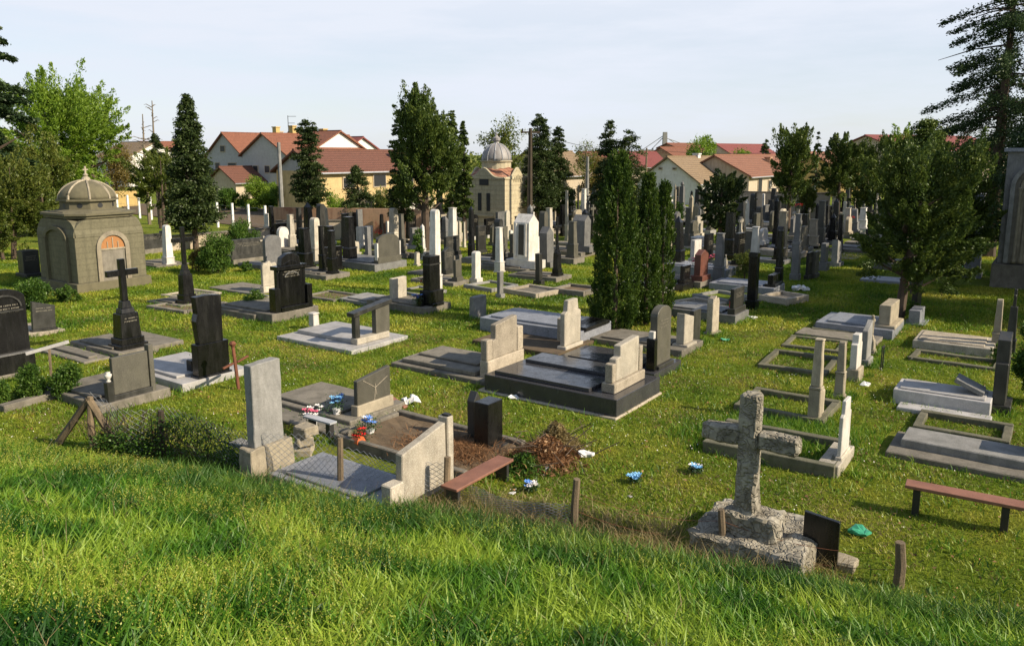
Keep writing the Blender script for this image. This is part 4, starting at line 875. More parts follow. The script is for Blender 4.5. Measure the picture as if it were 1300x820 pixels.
for i in range(8):
    for s in (-.0,):
        a = 2*math.pi*(i+1.0)/8; ap = .95*math.cos(math.pi/8)
        cx_, cy_ = W_/2+ap*math.cos(a), D_/2+ap*math.sin(a)
        o = MB(); pts = []; tx, ty = -math.sin(a), math.cos(a); nn_ = Vector((math.cos(a), math.sin(a), 0))
        vs = [(cx_+tx*.1*math.cos(q)+nn_.x*.006, cy_+ty*.1*math.cos(q)+nn_.y*.006, hb+.34+.09*math.sin(q)) for q in np.linspace(0, 2*math.pi, 13)[:-1]]
        o.add(vs, [tuple(range(12))]).build('round_window', 'glass_dark', r)
dz = hb+.57; R_ = .97; dome = [(R_*math.cos(a)**1.05, dz+R_*.70*math.sin(a)) for a in np.linspace(0, 1.42, 9)]+[(.08, dz+.76)]
MB().lathe(dome, 24, W_/2, D_/2).build('dome', 'aged_render', r, smooth=True)
for i in range(8):
    a = 2*math.pi*(i+.5)/8; MB().tube([(W_/2+(q+.0)*math.cos(a), D_/2+q*math.sin(a), z) for q, z in dome], .045, 5).build('dome_rib', 'limestone', r)
m = MB().lathe([(.18, dz+.66), (.13, dz+.78), (.06, dz+.82), (.1, dz+.88), (.03, dz+.94)], 10, W_/2, D_/2); m.fr(W_/2, D_/2, dz+.94, dz+1.2, .06, .05); m.fr(W_/2, D_/2, dz+1.05, dz+1.1, .2, .04); m.build('finial', 'limestone', r)
# arched doorway on the lit face (local Y = 0 is the face towards -Y i.e. the lit front)
m = MB(); xo = W_*.52; outer = [(xo+.62*math.cos(a), 1.62+.62*math.sin(a)) for a in np.linspace(0, math.pi, 13)]; inner = [(xo+.46*math.cos(a), 1.62+.46*math.sin(a)) for a in np.linspace(0, math.pi, 13)]
for i in range(12): m.prism([outer[i], outer[i+1], inner[i+1], inner[i]], -.07, .0)
m.fr(xo-.54, -.035, .35, 1.62, .16, .07); m.fr(xo+.54, -.035, .35, 1.62, .16, .07); m.build('door_surround', 'limestone', r)
MB().fr(xo, -.012, .35, 1.56, .88, .02).build('door_infill', 'concrete', r)
MB().prism([(xo+.44*math.cos(a), 1.60+.44*math.sin(a)) for a in np.linspace(0, math.pi, 13)], -.02, -.002).build('lunette', 'orange_infill', r)
m = MB(); 
for x in (-.2, .0, .2): m.fr(xo+x, -.035, 1.58, 1.84+(.14 if x == 0 else 0), .03, .02)
m.fr(xo, -.035, 1.54, 1.60, .92, .03); m.build('grille', 'limestone', r)
# niche on shaded left face (local X = 0)
m = MB()
for y in (.55, 2.1): m.fr(-.05, y, .4, 2.0, .1, .18)
for i in range(12):
    a, b = math.pi*i/12, math.pi*(i+1)/12
    q = [(1.32+.86*math.cos(a), 1.95+.5*math.sin(a)), (1.32+.86*math.cos(b), 1.95+.5*math.sin(b)), (1.32+.68*math.cos(b), 1.95+.36*math.sin(b)), (1.32+.68*math.cos(a), 1.95+.36*math.sin(a))]
    m.add([(-.1, y, z) for y, z in q]+[(0, y, z) for y, z in q], [(0, 1, 2, 3), (7, 6, 5, 4), (0, 4, 5, 1), (1, 5, 6, 2), (2, 6, 7, 3), (3, 7, 4, 0)])
m.build('niche_arch', 'aged_render', r)
FOOT.append((c0.x, c0.y, RZ, 3.2, -.1, 2.8))
# chapel
c0 = G(641, 296); r = thing('chapel', (c0.x, c0.y, 0), RZ, 'cream stone chapel with a metal dome on a patched copper roof', 'chapel')
X1, Y1 = 2.75, 3.3   # X: lit right face length, Y: left face depth (towards back-left)
hw = ZT(c0.y, 228)
MB().fr(X1/2, Y1/2, -.1, .5, X1+.2, Y1+.2).build('base_course', 'yellow_render', r)
MB().fr(X1/2, Y1/2, .5, hw, X1, Y1).build('wall', 'pale_block', r)
m = MB()
for i in range(1, 9): m.fr(X1/2, Y1/2, .5+i*.36, .52+i*.36, X1+.03, Y1+.03)
m.build('coursing', 'beige_render', r)
def wavy(Lg, h0): return [(Lg*(i/20), h0+ .0+ .62*math.exp(-((i/20-.5)/.17)**2)) for i in range(21)]
for nm_, Lg, f in (('gable_front', X1, lambda u, z, d: (u, d, z)), ('gable_side', Y1, lambda u, z, d: (d, u, z))):
    for d0, d1 in ((-.06, .12), ((Y1 if nm_ == 'gable_front' else X1)-.12, (Y1 if nm_ == 'gable_front' else X1)+.06)):
        pr = wavy(Lg, hw); pr = [(-.05, hw+.001)]+[(x, z+.02) for x, z in pr]+[(Lg+.05, hw+.001)]
        n_ = len(pr); m = MB(); m.add([f(u, z, d0) for u, z in pr]+[f(u, z, d1) for u, z in pr], [tuple(range(n_)), tuple(range(2*n_-1, n_-1, -1))]+[(i, (i+1) % n_, (i+1) % n_+n_, i+n_) for i in range(n_)])
        m.build(nm_, 'pale_block', r)
        m = MB().tube([f(u, z+.04, (d0+d1)/2) for u, z in pr], .085, 6); m.build('coping', 'yellow_render', r)
m = MB(); n_ = 13; vs = []
for j in range(n_):
    for i in range(n_):
        u, v_ = i/(n_-1), j/(n_-1); e = max(abs(u-.5), abs(v_-.5))*2
        z = hw+.04+.95*(1-e)**.8+ .5*(math.exp(-((u-.5)/.17)**2)*abs(v_-.5)*2+math.exp(-((v_-.5)/.17)**2)*abs(u-.5)*2)*(.85)
        vs.append((X1*u, Y1*v_, z))
m.add(vs, [(j*n_+i, j*n_+i+1, (j+1)*n_+i+1, (j+1)*n_+i) for j in range(n_-1) for i in range(n_-1)]); m.build('roof', 'copper_sheet', r, smooth=True)
dz = ZT(c0.y+1.6, 206); MB().lathe([(.98, hw+.3), (.98, dz), (1.08, dz+.03), (1.08, dz+.1)], 20, X1/2, Y1/2).build('drum', 'yellow_render', r)
dome = [(.98*math.cos(a), dz+.1+1.12*math.sin(a)) for a in np.linspace(0, 1.45, 10)]
MB().lathe(dome, 24, X1/2, Y1/2).build('dome', 'grey_zinc', r, smooth=True)
for i in range(12):
    a = 2*math.pi*i/12; MB().tube([(X1/2+(q+.01)*math.cos(a), Y1/2+(q+.01)*math.sin(a), z) for q, z in dome], .028, 4).build('dome_rib', 'galvanised', r)
zt = dz+1.2; MB().lathe([(.2, zt-.02), (.16, zt+.1), (.26, zt+.2), (.27, zt+.35), (.12, zt+.45), (.05, zt+.55), (.09, zt+.62), (.02, zt+.72)], 12, X1/2, Y1/2).build('lantern_finial', 'grey_zinc', r)
for y in (1.3, 2.0): MB().fr(-.02, y, 1.35, 2.5, .05, .26).build('window', 'glass_dark', r)
MB().fr(-.02, 1.65, 3.0, 3.4, .05, .7).build('window', 'glass_dark', r); MB().fr(-.06, 1.65, 1.0, 1.1, .1, 1.5).build('sill', 'yellow_render', r)
for i in range(5): MB().tube([(X1/2+.18*(i-2), -.09, hw-.15), (X1/2+.18*(i-2), -.09, hw+.28-.08*abs(i-2))], .03, 4).build('gable_ornament', 'yellow_render', r)
FOOT.append((c0.x, c0.y, RZ, 4, -.2, 4))
# big monument, right edge: shaded face looks at the camera (rz -35)
c0 = G(1262, 364); r = thing('mausoleum', (c0.x, c0.y, -.05), RC, 'tall grey stone monument with an arched niche at the right edge of the cemetery', 'monument')
Ht = ZT(c0.y, 193)+.05; Wm = 3.4
MB().fr(Wm/2, 1.2, 0, .95, Wm+.3, 2.7).build('base_course', 'concrete', r, .015)
MB().fr(Wm/2, 1.3, .95, Ht, Wm, 2.4).build('wall', 'grey_concrete', r, .01)
xo = 1.15
for (R1, R2, yy, mt_) in ((.95, .80, -.09, 'grey_concrete'), (.80, .66, -.04, 'concrete')):
    m = MB(); zc = Ht-.35-.95
    o1 = [(xo+R1*math.cos(a), zc+R1*math.sin(a)) for a in np.linspace(0, math.pi, 15)]; i1 = [(xo+R2*math.cos(a), zc+R2*math.sin(a)) for a in np.linspace(0, math.pi, 15)]
    for i in range(14): m.prism([o1[i], o1[i+1], i1[i+1], i1[i]], yy, .1)
    for s in (-1, 1): m.fr(xo+s*(R1+R2)/2, (yy+.1)/2, 1.0, zc, R1-R2, .1-yy)
    m.build('arch_frame', mt_, r)
MB().prism([(xo-.64, 1.0), (xo+.64, 1.0)]+[(xo+.64*math.cos(a), zc+.64*math.sin(a)) for a in np.linspace(0, math.pi, 13)], .06, .098).build('niche_panel', 'limestone', r)
for s in (-.62, -.4, .4, .62): MB().lathe([(.09, 1.0), (.09, 1.12), (.06, 1.2), (.055, zc-.2), (.09, zc-.05), (.1, zc)], 10, xo+s, -.02).build('column', 'limestone', r, smooth=True)
MB().fr(Wm/2, 1.3, Ht, Ht+.14, Wm+.25, 2.6).build('cornice', 'blue_granite', r, .01)
FOOT.append((c0.x, c0.y, RC, 4, -.3, 3))
mon('obelisk', 1246, 352, 246, 24, 'blue_granite', 'grey granite pillar attached to the left side of the tall arched monument', pl=1.3, cap='flat', w=.75)
# ================================================================== houses
def house(label, px, D, rz, L, Wd, eave, ridge, wall, roof, chim=(), wins=(), gable=None, name='house', half=False):
    p = at(px, D); r = thing(name, (p.x, p.y, 0), rz, label, 'house')
    MB().fr(L/2, 0, -.3, eave, L, Wd).build('wall', wall, r)
    for x in (0.0, L-.2):
        gm = MB(); P_ = [(-Wd/2, eave+.002), (Wd/2, eave+.002), (0, ridge)]; gm.add([(x, y, z) for y, z in P_]+[(x+.2, y, z) for y, z in P_], [(0, 1, 2), (5, 4, 3), (0, 3, 4, 1), (1, 4, 5, 2), (2, 5, 3, 0)])
        gm.build('gable', gable or wall, r)
    m = MB(); ov = .35; sl = (ridge-eave)/(Wd/2); e = eave-ov*sl; th = .16
    for s in (-1, 1): m.add([(x, y, z+t_) for t_ in (.03, .03+th) for x in (-ov, L+ov) for y, z in ((s*(Wd/2+ov), e), (0, ridge))], [(0, 2, 3, 1), (4, 5, 7, 6), (0, 1, 5, 4), (2, 6, 7, 3), (0, 4, 6, 2), (1, 3, 7, 5)])
    rf = m.build('roof', roof, r)
    mr = MB().bar((-ov, 0, ridge+th+.03), (L+ov, 0, ridge+th+.03), .22, .12); mr.build('ridge_tiles', roof, rf)
    for s in (-1, 1): MB().tube([(-ov, s*(Wd/2+ov+.06), e+.02), (L+ov, s*(Wd/2+ov+.06), e+.02)], .07, 6).build('gutter', 'galvanised', r)
    for x, y, h, cm in chim:
        c = MB().fr(x, y, ridge-abs(y)*sl-.2, ridge+h, .7, .6); c.fr(x, y, ridge+h, ridge+h+.12, .85, .75); c.build('chimney', cm, rf)
    for face, u, z, ww, wh in wins:
        if face == 'side': c_ = (u, -Wd/2-.03, z); sx_, sy_ = ww, .08
        else: c_ = (-.03, u, z); sx_, sy_ = .08, ww
        f = MB().fr(c_[0], c_[1], z, z+wh, sx_+(.16 if face == 'side' else 0), sy_+(.0 if face == 'side' else .16)); f = f.build('window', 'beige_render', r)
        MB().fr(c_[0]+(0 if face == 'side' else -.02), c_[1]-(.02 if face == 'side' else 0), z+.08, z+wh-.08, sx_-(.0 if face == 'side' else 0), sy_).build('pane', 'glass_dark', f)
    return r
def zD(px, D, py): return ZT(D, py)
house('grey gable house with balcony and orange tiled roof at far left', 288, 104, RZ, 14, 7.6, ZT(104, 198), ZT(104, 170), 'grey_render', 'red_tiles', [(9, 0, .4, 'beige_render')], [('gable', .3, 5.2, .9, .9), ('gable', -1.5, 2.6, 1.6, 1.3), ('gable', 1.6, 2.6, .8, 1.3), ('side', 3, 3.0, 1, 1.2)])
MB().fr(-.6, 0, 2.0, 2.15, 1.2, 7).build('balcony_slab', 'grey_render', LABELS and find('grey gable house with balcony and orange tiled roof at far left'))
MB().fr(-1.15, 0, 2.15, 3.0, .06, 7).build('balcony_rail', 'dark_metal', find('grey gable house with balcony and orange tiled roof at far left'))
house('orange tiled house behind the garden hedge, second from the left', 338, 92, RZ, 13, 8, ZT(92, 197), ZT(92, 171), 'grey_render', 'red_tiles', [(10, 1.0, .8, 'ochre_render')], [('gable', 1.6, 2.8, .8, .9), ('gable', -.5, 2.8, .8, .9)])
house('white walled house with a steep red roof behind the brown roofed building', 372, 103, RC, 9, 10, ZT(98, 195), ZT(98, 168), 'white_render', 'red_tiles', [(3.5, -2.5, .7, 'ochre_render'), (1.0, -3.0, .6, 'ochre_render')], [('side', 2.5, 2.5, 1, 1)], name='house')
house('white walled house with maroon roof right of the steep red roof', 410, 112, RC, 8, 8, ZT(105, 196), ZT(105, 175), 'white_render', 'maroon_sheet', [], [])
hh_ = house('long ochre brick building with a brown tiled roof behind the brick wall', 380, 64, RZ, 17.5, 5.2, ZT(64, 217), ZT(64, 193), 'yellow_brick', 'brown_tiles', [(10, -1.5, .1, 'wall_brick')], [('side', 3.0, 2.2, 1.1, .95), ('side', 6.6, 2.2, 1.4, 1.1), ('side', 10.0, .8, 1.6, 2.4)], gable='grey_render')
house('low white outbuilding with a dark red roof below the grey gable house', 283, 90, RZ, 6, 5, 1.9, 3.4, 'beige_render', 'brown_tiles')
hs = house('white gabled house with tan tiled roof behind the spires', 846, 80, RZ, 13.5, 6.6, ZT(80, 231), ZT(80, 201), 'white_render', 'tan_tiles', [(7.5, 0, .35, 'white_render')], [('gable', -.75, 3.4, .28, .28), ('gable', .75, 3.4, .28, .28), ('side', 2.4, 1.4, .6, .6), ('side', 5.0, 1.4, .6, .6)])
house('long beige house with a mottled red tiled roof beside the white gabled house', 905, 84, RZ, 24, 7.5, ZT(84, 223), ZT(84, 199), 'beige_render', 'mottled_tiles', [(13, -1.6, -.2, 'wall_brick')], [('side', 3.5, .6, 1.2, 1.9), ('side', 7, .8, 1.2, 1.4)])
house('pale house with a red roof between the two pines', 1022, 95, RZ, 12, 7.5, ZT(95, 215), ZT(95, 195), 'ochre_render', 'mottled_tiles', [], [('side', 2.5, 1.5, .9, 1.2)])
house('large hall with a maroon sheet roof far behind the junipers', 1095, 120, RZ-.5, 24, 13, ZT(120, 192), ZT(120, 173), 'beige_render', 'maroon_sheet')
house('white cottage with a brown roof behind the conical cypresses', 702, 100, RZ, 14, 7, ZT(100, 222), ZT(100, 203), 'white_render', 'tan_tiles', [], [('side', 3, 1.2, 1, 1.2)])
house('tan house with a brown roof right behind the chapel dome', 668, 84, RZ, 9, 7, ZT(84, 222), ZT(84, 194), 'beige_render', 'tan_tiles')
house('brown roofed house far right of the conical cypress', 735, 130, RZ-.6, 14, 9, ZT(130, 212), ZT(130, 194), 'beige_render', 'maroon_sheet')
bb = house('red brick house with stepped roofs beyond the white gabled house', 838, 150, RZ-.4, 12, 8, ZT(150, 200), ZT(150, 188), 'wall_brick', 'red_tiles'); 
house('flat-topped red brick tower house beside the bridge pylon', 846, 156, RZ-.4, 8, 5, ZT(156, 188), ZT(156, 183), 'wall_brick', 'red_tiles')
house('brown roofed farmhouse behind the pale green tree', 908, 150, RZ-.3, 14, 9, ZT(150, 200), ZT(150, 184), 'beige_render', 'maroon_sheet')
house('small red roofed house between the left fir trees', 182, 135, RZ-.4, 7, 7, ZT(135, 196), ZT(135, 181), 'white_render', 'red_tiles')
house('grey roofed white gable above the left treetops', 160, 130, RC, 9, 9, ZT(130, 200), ZT(130, 182), 'white_render', 'tan_tiles')
# roof aerial, pylon, poles
def pole(label, px, py, top, r0, mat, name='utility_pole', arm=0, cat='pole', lean=0):
    p = G(px, py); H = ZT(p.y, top); r = thing(name, (p.x, p.y, 0), 0, label, cat)
    MB().tube([(0, 0, -.2), (lean/2, 0, H/2), (lean, 0, H)], [r0, r0*.85, r0*.65], 8).build('shaft', mat, r)
    if arm: 
        MB().bar((lean-arm/2, 0, H-.25), (lean+arm/2, 0, H-.25), .1, .1).build('crossarm', mat, r)
        for s in (-1, 0, 1): MB().lathe([(.04, H-.2), (.06, H-.1), (.03, H-.02)], 6, lean+s*arm*.42).build('insulator', 'glass_dark', r)
    return r
pole('grey concrete utility pole before the garden hedge', 359, 290, 181, .17, 'grey_concrete')
pole('dark wooden pole, right one of the pair beside the chapel', 673, 296, 163, .15, 'post_wood', arm=1.2)
pole('slim pale wooden pole leaning on the dark pole beside the chapel', 670, 296, 166, .10, 'old_wood', lean=.1)
pole('pale grey pole rising left of the thuja clump', 745, 268, 199, .18, 'grey_concrete')
pole('thin utility pole left of the white gabled house', 819, 262, 188, .12, 'old_wood', arm=1.4)
p = at(370, 98); r = thing('roof_aerial', (p.x, p.y, ZT(98, 172)), 0, 'thin television aerial above the orange roofs', 'aerial'); z1 = ZT(98, 147)-ZT(98, 172)
m = MB().bar((0, 0, -.8), (0, 0, z1), .06, .06); m.build('mast', 'dark_metal', r); m = MB().bar((0, 0, z1-.1), (1.0, 0, z1-.1), .05, .05); m.bar((0, 0, z1-.9), (.8, 0, z1-.9), .05, .05); m.build('rods', 'dark_metal', r)
p = at(843, 330); z1 = ZT(330, 168); r = thing('bridge_pylon', (p.x, p.y, 0), 0, 'distant bridge pylon with slanting stay cables on the skyline', 'bridge')
MB().fr(0, 0, -1, z1, 2.2, 2.2, 1.6, 1.6).build('pylon', 'grey_concrete', r)
for k, dx in ((0, -16), (1, -10), (2, 16), (3, 28)): MB().tube([(0, 0, z1-1-k*.4), (dx, 0, 2)], .16, 4).build('stay_cable', 'galvanised', r)
for (xa, pa, ya, za, xb, pb, yb, zb, lab) in ((673, 0, 52, ZT(52, 166), 819, 0, 76, ZT(76, 190), 'overhead wire sagging from the wooden pole to the thin utility pole'), (819, 0, 76, ZT(76, 190), 1075, 0, 80, ZT(80, 186), 'overhead wire running right from the thin utility pole')):
    a = at(xa, ya, za); b = at(xb, yb, zb); m = MB(); m.tube([a.lerp(b, u)+Vector((0, 0, -2.2*u*(1-u))) for u in np.linspace(0, 1, 14)], .018, 4); tag(m.build('overhead_wire', 'dark_metal'), lab, 'wire')
# ================================================================== walls and fences at the back
def wall(label, px0, py0, px1, py1, h, mat, t=.25, name='boundary_wall', cap=None, h1=None):
    a = G(px0, py0); b = G(px1, py1); d = b-a; L = d.length
    r = thing(name, (a.x, a.y, 0), math.atan2(d.y, d.x), label, 'wall')
    MB().fr(L/2, 0, -.3, h, L, t).build('wall_body', mat, r)
    if cap: MB().fr(L/2, 0, h, h+.07, L+.06, t+.12).build('coping', cap, r)
    return r, L
wall('cream and brick boundary wall behind the slender cypress', 343, 300, 535, 304, ZT(G(430, 300).y, 263), 'wall_brick', cap=None)
r, L = wall('low beige concrete wall running before the brick boundary wall', 188, 322, 350, 306, .75, 'beige_render', cap='concrete')
wall('low beige wall stub at the foot of the brick wall', 352, 305, 450, 304, 1.1, 'beige_render', cap='concrete')
wall('beige wall below the long red roofed house', 935, 276, 1052, 280, ZT(G(1000, 278).y, 245), 'beige_render', cap='concrete')
wall('ochre garden wall far left behind the spring tree', 10, 268, 175, 262, 1.5, 'ochre_render')
a = G(150, 274); b = G(338, 296); d = b-a; L = d.length
r = thing('picket_fence', (a.x, a.y, 0), math.atan2(d.y, d.x), 'wire fence with slim white concrete posts before the ploughed garden', 'fence')
for i in range(12): MB().fr(L*i/11, 0, -.2, 1.75, .13, .13).build('post', 'white_paint', r)
m = MB()
for z in (.5, 1.0, 1.55): m.bar((0, 0, z), (L, 0, z), .012, .012)
m.build('wire', 'galvanised', r)
p = [G(165, 272), G(345, 292), G(345, 266), G(150, 258)]
tag(MB().add([(q.x, q.y, .06) for q in p], [(0, 1, 2, 3)]).build('garden_soil', 'soil'), kind='structure')
pa = [G(860, 316), G(1085, 330), G(1110, 318), G(870, 308)]
sheet('path', pa, .03, 'path_sand')
sheet('path', [G(590, 300), G(760, 296), G(760, 291), G(590, 294)], .03, 'path_sand')
# ================================================================== front fence at the foot of the bank
FP = [(119, 572, 503), (207, 578, 521), (432, 622, 556), (569, 636, 580), (730, 674, 608), (914, 705, 646), (1140, 745, 688)]
p0 = G(119, 572); fr_ = thing('wire_fence', (p0.x, p0.y, 0), 0, 'sagging chain link fence on old wooden posts at the foot of the grassy bank', 'fence')
PP = []
for i, (px, py, top) in enumerate(FP):
    q = G(px, py); zg = gz(q.x, q.y); q = G(px, py, zg*.6); H = ZT(q.y, top); PP.append((q.x, q.y, zg, H))
    lx, ly = q.x-p0.x, q.y-p0.y; wv = [.055, .06, .05, .055, .06, .05, .065][i]
    mm = MB().tube([(lx, ly, -.3), (lx+random.uniform(-.02, .02), ly, zg+(H-zg)*.5), (lx+random.uniform(-.03, .03), ly, H)], [wv, wv*.95, wv*.85], 7)
    mm.build('post', 'old_wood' if i != 1 else 'post_wood', fr_, .0, rough=.012)
q = PP[0]
for s, (px, py) in ((-1, (72, 566)), (1, (152, 570))):
    e = G(px, py); MB().tube([(0, 0, q[3]-.06), (e.x-p0.x, e.y-p0.y, gz(e.x, e.y))], [.06, .07], 7).build('brace', 'old_wood', fr_, rough=.012)
for i in range(0, 4):
    a, b = PP[i], PP[i+1]; m = MB(); L = math.hypot(b[0]-a[0], b[1]-a[1]); sag = (.3, .45, .1, .3)[i]; hm = (.8, .85, .62, .35)[i]
    f = lambda u, v: (a[0]+(b[0]-a[0])*u-p0.x+.05*math.sin(u*9), a[1]+(b[1]-a[1])*u-p0.y+.06*math.sin(7*u+v), (a[2]+(b[2]-a[2])*u)+v*hm*((a[3]-a[2])*(1-u)+(b[3]-b[2])*u)/.75*(1-sag*4*u*(1-u)*.5))
    n_ = int(L/.11)
    for k in range(-8, n_):
        for sg in (1, -1):
            pts = []
            for j in range(9):
                u = (k+(j if sg == 1 else 8-j))/n_; 
                if 0 <= u <= 1: pts.append(f(u, j/8))
            if len(pts) > 1: m.tube(pts, .0034, 3)
    m.build('chain_link', 'galvanised', fr_)
for i in (4, 5):
    a, b = PP[i], PP[i+1]; m = MB()
    for v in (.75, .4): m.tube([(a[0]+(b[0]-a[0])*u-p0.x, a[1]+(b[1]-a[1])*u-p0.y, a[2]+(b[2]-a[2])*u+v*((a[3]-a[2])*(1-u)+(b[3]-b[2])*u)-.5*u*(1-u)) for u in np.linspace(0, 1, 9)], .003, 3)
    m.build('wire', 'rust', fr_)
# ================================================================== trees
def limbs(m, H, z0, R, n, r0, up=.5):
    for _ in range(n):
        z = z0+(H-z0)*random.uniform(.0, .8); a = random.random()*6.28; l = R*random.uniform(.35, .68)*(1-.4*(z-z0)/(H-z0+.01))
        m.tube([(0, 0, z), (l*.5*math.cos(a), l*.5*math.sin(a), z+l*up*.35), (l*math.cos(a+.2), l*math.sin(a+.2), z+l*up)], [r0*.45, r0*.25, r0*.08], 5)
def trunk_at(r, H, r0, z0, R, nl, mat='bark', up=.5, lean=0, stems=1):
    m = MB()
    for s in range(stems):
        a = s*2.4; o_ = .0 if stems == 1 else .22
        m.tube([(o_*math.cos(a), o_*math.sin(a), -.2), (lean*.3+o_*2*math.cos(a), o_*2*math.sin(a), H*.3), (lean+o_*3*math.cos(a), o_*3*math.sin(a), H*.88)], [r0*1.15, r0*.8, r0*.15], 8)
    limbs(m, H*.85, z0, R, nl, r0, up); return m.build('trunk', mat, r)
def P_ellip(n, H, z0, R, lobes=9, cr=.30, seed=None, squash=1.0, fill=.55):
    cz = (H+z0)/2; hz = (H-z0)/2; out = []
    L = []
    for i in range(lobes):
        v = RG.normal(size=3); v /= np.linalg.norm(v); q = RG.uniform(.5, .95)
        L.append((v*[R*q*.9, R*q*.9, hz*q*.92]+[0, 0, cz], RG.uniform(cr*.5, cr*1.15)*min(R, hz)))
    for j in range(4): L.append((np.array([RG.normal()*R*.15, RG.normal()*R*.15, cz+(j-1.5)*hz*.3]), min(R, hz)*RG.uniform(.48, .66)))
    wts = np.array([l[1]**2 for l in L]); wts /= wts.sum(); pick = RG.choice(len(L), n, p=wts)
    C_ = np.array([l[0] for l in L])[pick]; rr = np.array([l[1] for l in L])[pick]
    # clumps on lobe surfaces
    nc = max(30, n//90); cv = unit(RG.normal(size=(nc*len(L), 3)))
    ci = RG.integers(0, nc, n); cvv = cv[pick*nc+ci]
    P = C_+cvv*rr[:, None]*np.array([1, 1, squash])*(1-(RG.random(n)**1.6*fill)[:, None])+RG.normal(size=(n, 3))*(rr*.13)[:, None]+cvv*((RG.random(nc*len(L))[pick*nc+ci]-.4)*rr*.38)[:, None]
    P[:, 2] = np.clip(P[:, 2], z0*.8, None); D = cvv+RG.normal(size=(n, 3))*.8
    return P, D, np.clip(cv[pick*nc+ci, 0]*0+RG.random(n)*.75+(RG.random(nc*len(L))[pick*nc+ci])*.35, 0, 1)
def P_conifer(n, H, z0, R, nb=110, droop=.3, pw=.8, gap=.0, top=.04, spread=.16, irregular=.25):
    zb = z0+(H-z0)*np.sort(RG.random(nb))**1.0*.985; az = RG.random(nb)*2*np.pi
    ln = (R*(1-(zb-z0)/(H-z0))**pw+top*R)*(1-irregular*RG.random(nb)); low = np.clip((zb-z0)/(H-z0)/.1, .35, 1); ln = ln*low**.5
    wt = ln+.1; pick = RG.choice(nb, n, p=wt/wt.sum()); u = RG.random(n)**(.6)
    rad = ln[pick]*u; a = az[pick]; sp = spread*(ln[pick]+.25*R)*(1.15-u*.7)
    x = rad*np.cos(a); y = rad*np.sin(a); z = zb[pick]-droop*ln[pick]*u**1.6+.12*ln[pick]*u
    P = np.stack([x, y, z], 1)+RG.normal(size=(n, 3))*sp[:, None]*[1, 1, .55]
    D = np.stack([np.cos(a), np.sin(a), np.full(n, -.25)], 1)+RG.normal(size=(n, 3))*.6
    return P, D, np.clip(RG.random(n)*.8+RG.random(nb)[pick]*.3-.05, 0, 1)
def P_tuft(n, H, z0, R, lobes=10, cr=.3, up=.7, tl=.30, nt=240, fill=.3, squash=1.0):
    P0, D0, _ = P_ellip(nt, H, z0, R, lobes=lobes, cr=cr, fill=.55)
    cz = (H+z0)/2; o = np.stack([P0[:, 0]/R, P0[:, 1]/R, (P0[:, 2]-cz)/(H-z0)*2], 1)
    rr = np.linalg.norm(o, axis=1); dr = unit(unit(o)*.75+np.array([0, 0, up])+RG.normal(size=(nt, 3))*.25)
    ln = tl*R*RG.uniform(.5, 1.5, nt)*(1+.5*(o[:, 2] > .3)); pick = RG.integers(0, nt, n); t_ = RG.random(n)**.8
    wd = (ln*.42)[pick]*(1.08-t_)**.8
    P = P0[pick]+dr[pick]*(ln[pick]*(t_-.35))[:, None]+unit(RG.normal(size=(n, 3)))*(wd*RG.random(n)**.5)[:, None]
    D = dr[pick]+RG.normal(size=(n, 3))*.5; tr_ = RG.random(nt)
    return P, D, np.clip(RG.random(n)*.55+tr_[pick]*.3+t_*.2, 0, 1)
def P_plume(n, H, z0, R, nt=900, pl=.42):
    z = z0+(H-z0)*RG.random(nt)**1.0*.97; u = (z-z0)/(H-z0); a = RG.random(nt)*2*np.pi
    pf = np.minimum(1, (u/.10)**.5*.25+.75)*(1-u**2.6)**.62
    lum = np.array([noise.noise(Vector((math.cos(b)*2.2, math.sin(b)*2.2, c*.9))) for b, c in zip(a, z)])
    r_ = R*pf*(.86+.28*lum-.12*RG.random(nt)); o = np.stack([np.cos(a), np.sin(a), np.zeros(nt)], 1)
    B = o*r_[:, None]+np.array([0, 0, 1.0])*z[:, None]; dr = unit(o*.5+np.array([0, 0, .95])+RG.normal(size=(nt, 3))*.15); ln = pl*R*RG.uniform(.6, 1.5, nt)
    pick = RG.integers(0, nt, n); t_ = RG.random(n)**.8; wd = (ln*.34)[pick]*(1.1-t_)**.7
    P = B[pick]+dr[pick]*(ln[pick]*(t_-.5))[:, None]+unit(RG.normal(size=(n, 3)))*(wd*RG.random(n)**.5)[:, None]
    k = RG.random(n) < .22; P[k] = (P[k]*[.72, .72, .97])
    D = dr[pick]+RG.normal(size=(n, 3))*.45; tr_ = RG.random(nt)
    return P, D, np.clip(RG.random(n)*.45+tr_[pick]*.35+t_*.25, 0, 1)
def P_column(n, H, z0, R, flat=1.0, lump=.14, top=1.8):
    z = z0+(H-z0)*RG.random(n)**.95; u = (z-z0)/(H-z0); a = RG.random(n)*2*np.pi
    prof_ = np.minimum(1, (u/.10)**.5*.25+.75)*(1-u**(top*2.2))**.6
    lum = np.array([noise.noise(Vector((math.cos(b)*2.6, math.sin(b)*2.6, c*1.1))) for b, c in zip(a, z)])
    fine = np.array([noise.noise(Vector((math.cos(b)*8, math.sin(b)*8, c*3.2))) for b, c in zip(a, z)])
    r_ = R*prof_*(1+lump*1.6*lum+lump*1.1*fine)*(1-.22*RG.random(n)**2)
    P = np.stack([r_*np.cos(a), r_*np.sin(a)*flat, z+.05*RG.normal(size=n)], 1)
    D = np.stack([np.cos(a)*.55, np.sin(a)*.55, np.full(n, .9)], 1)+RG.normal(size=(n, 3))*.45
    return P, D, np.clip(RG.random(n)*.75+fine*.6+.12, 0, 1)
NT = 0
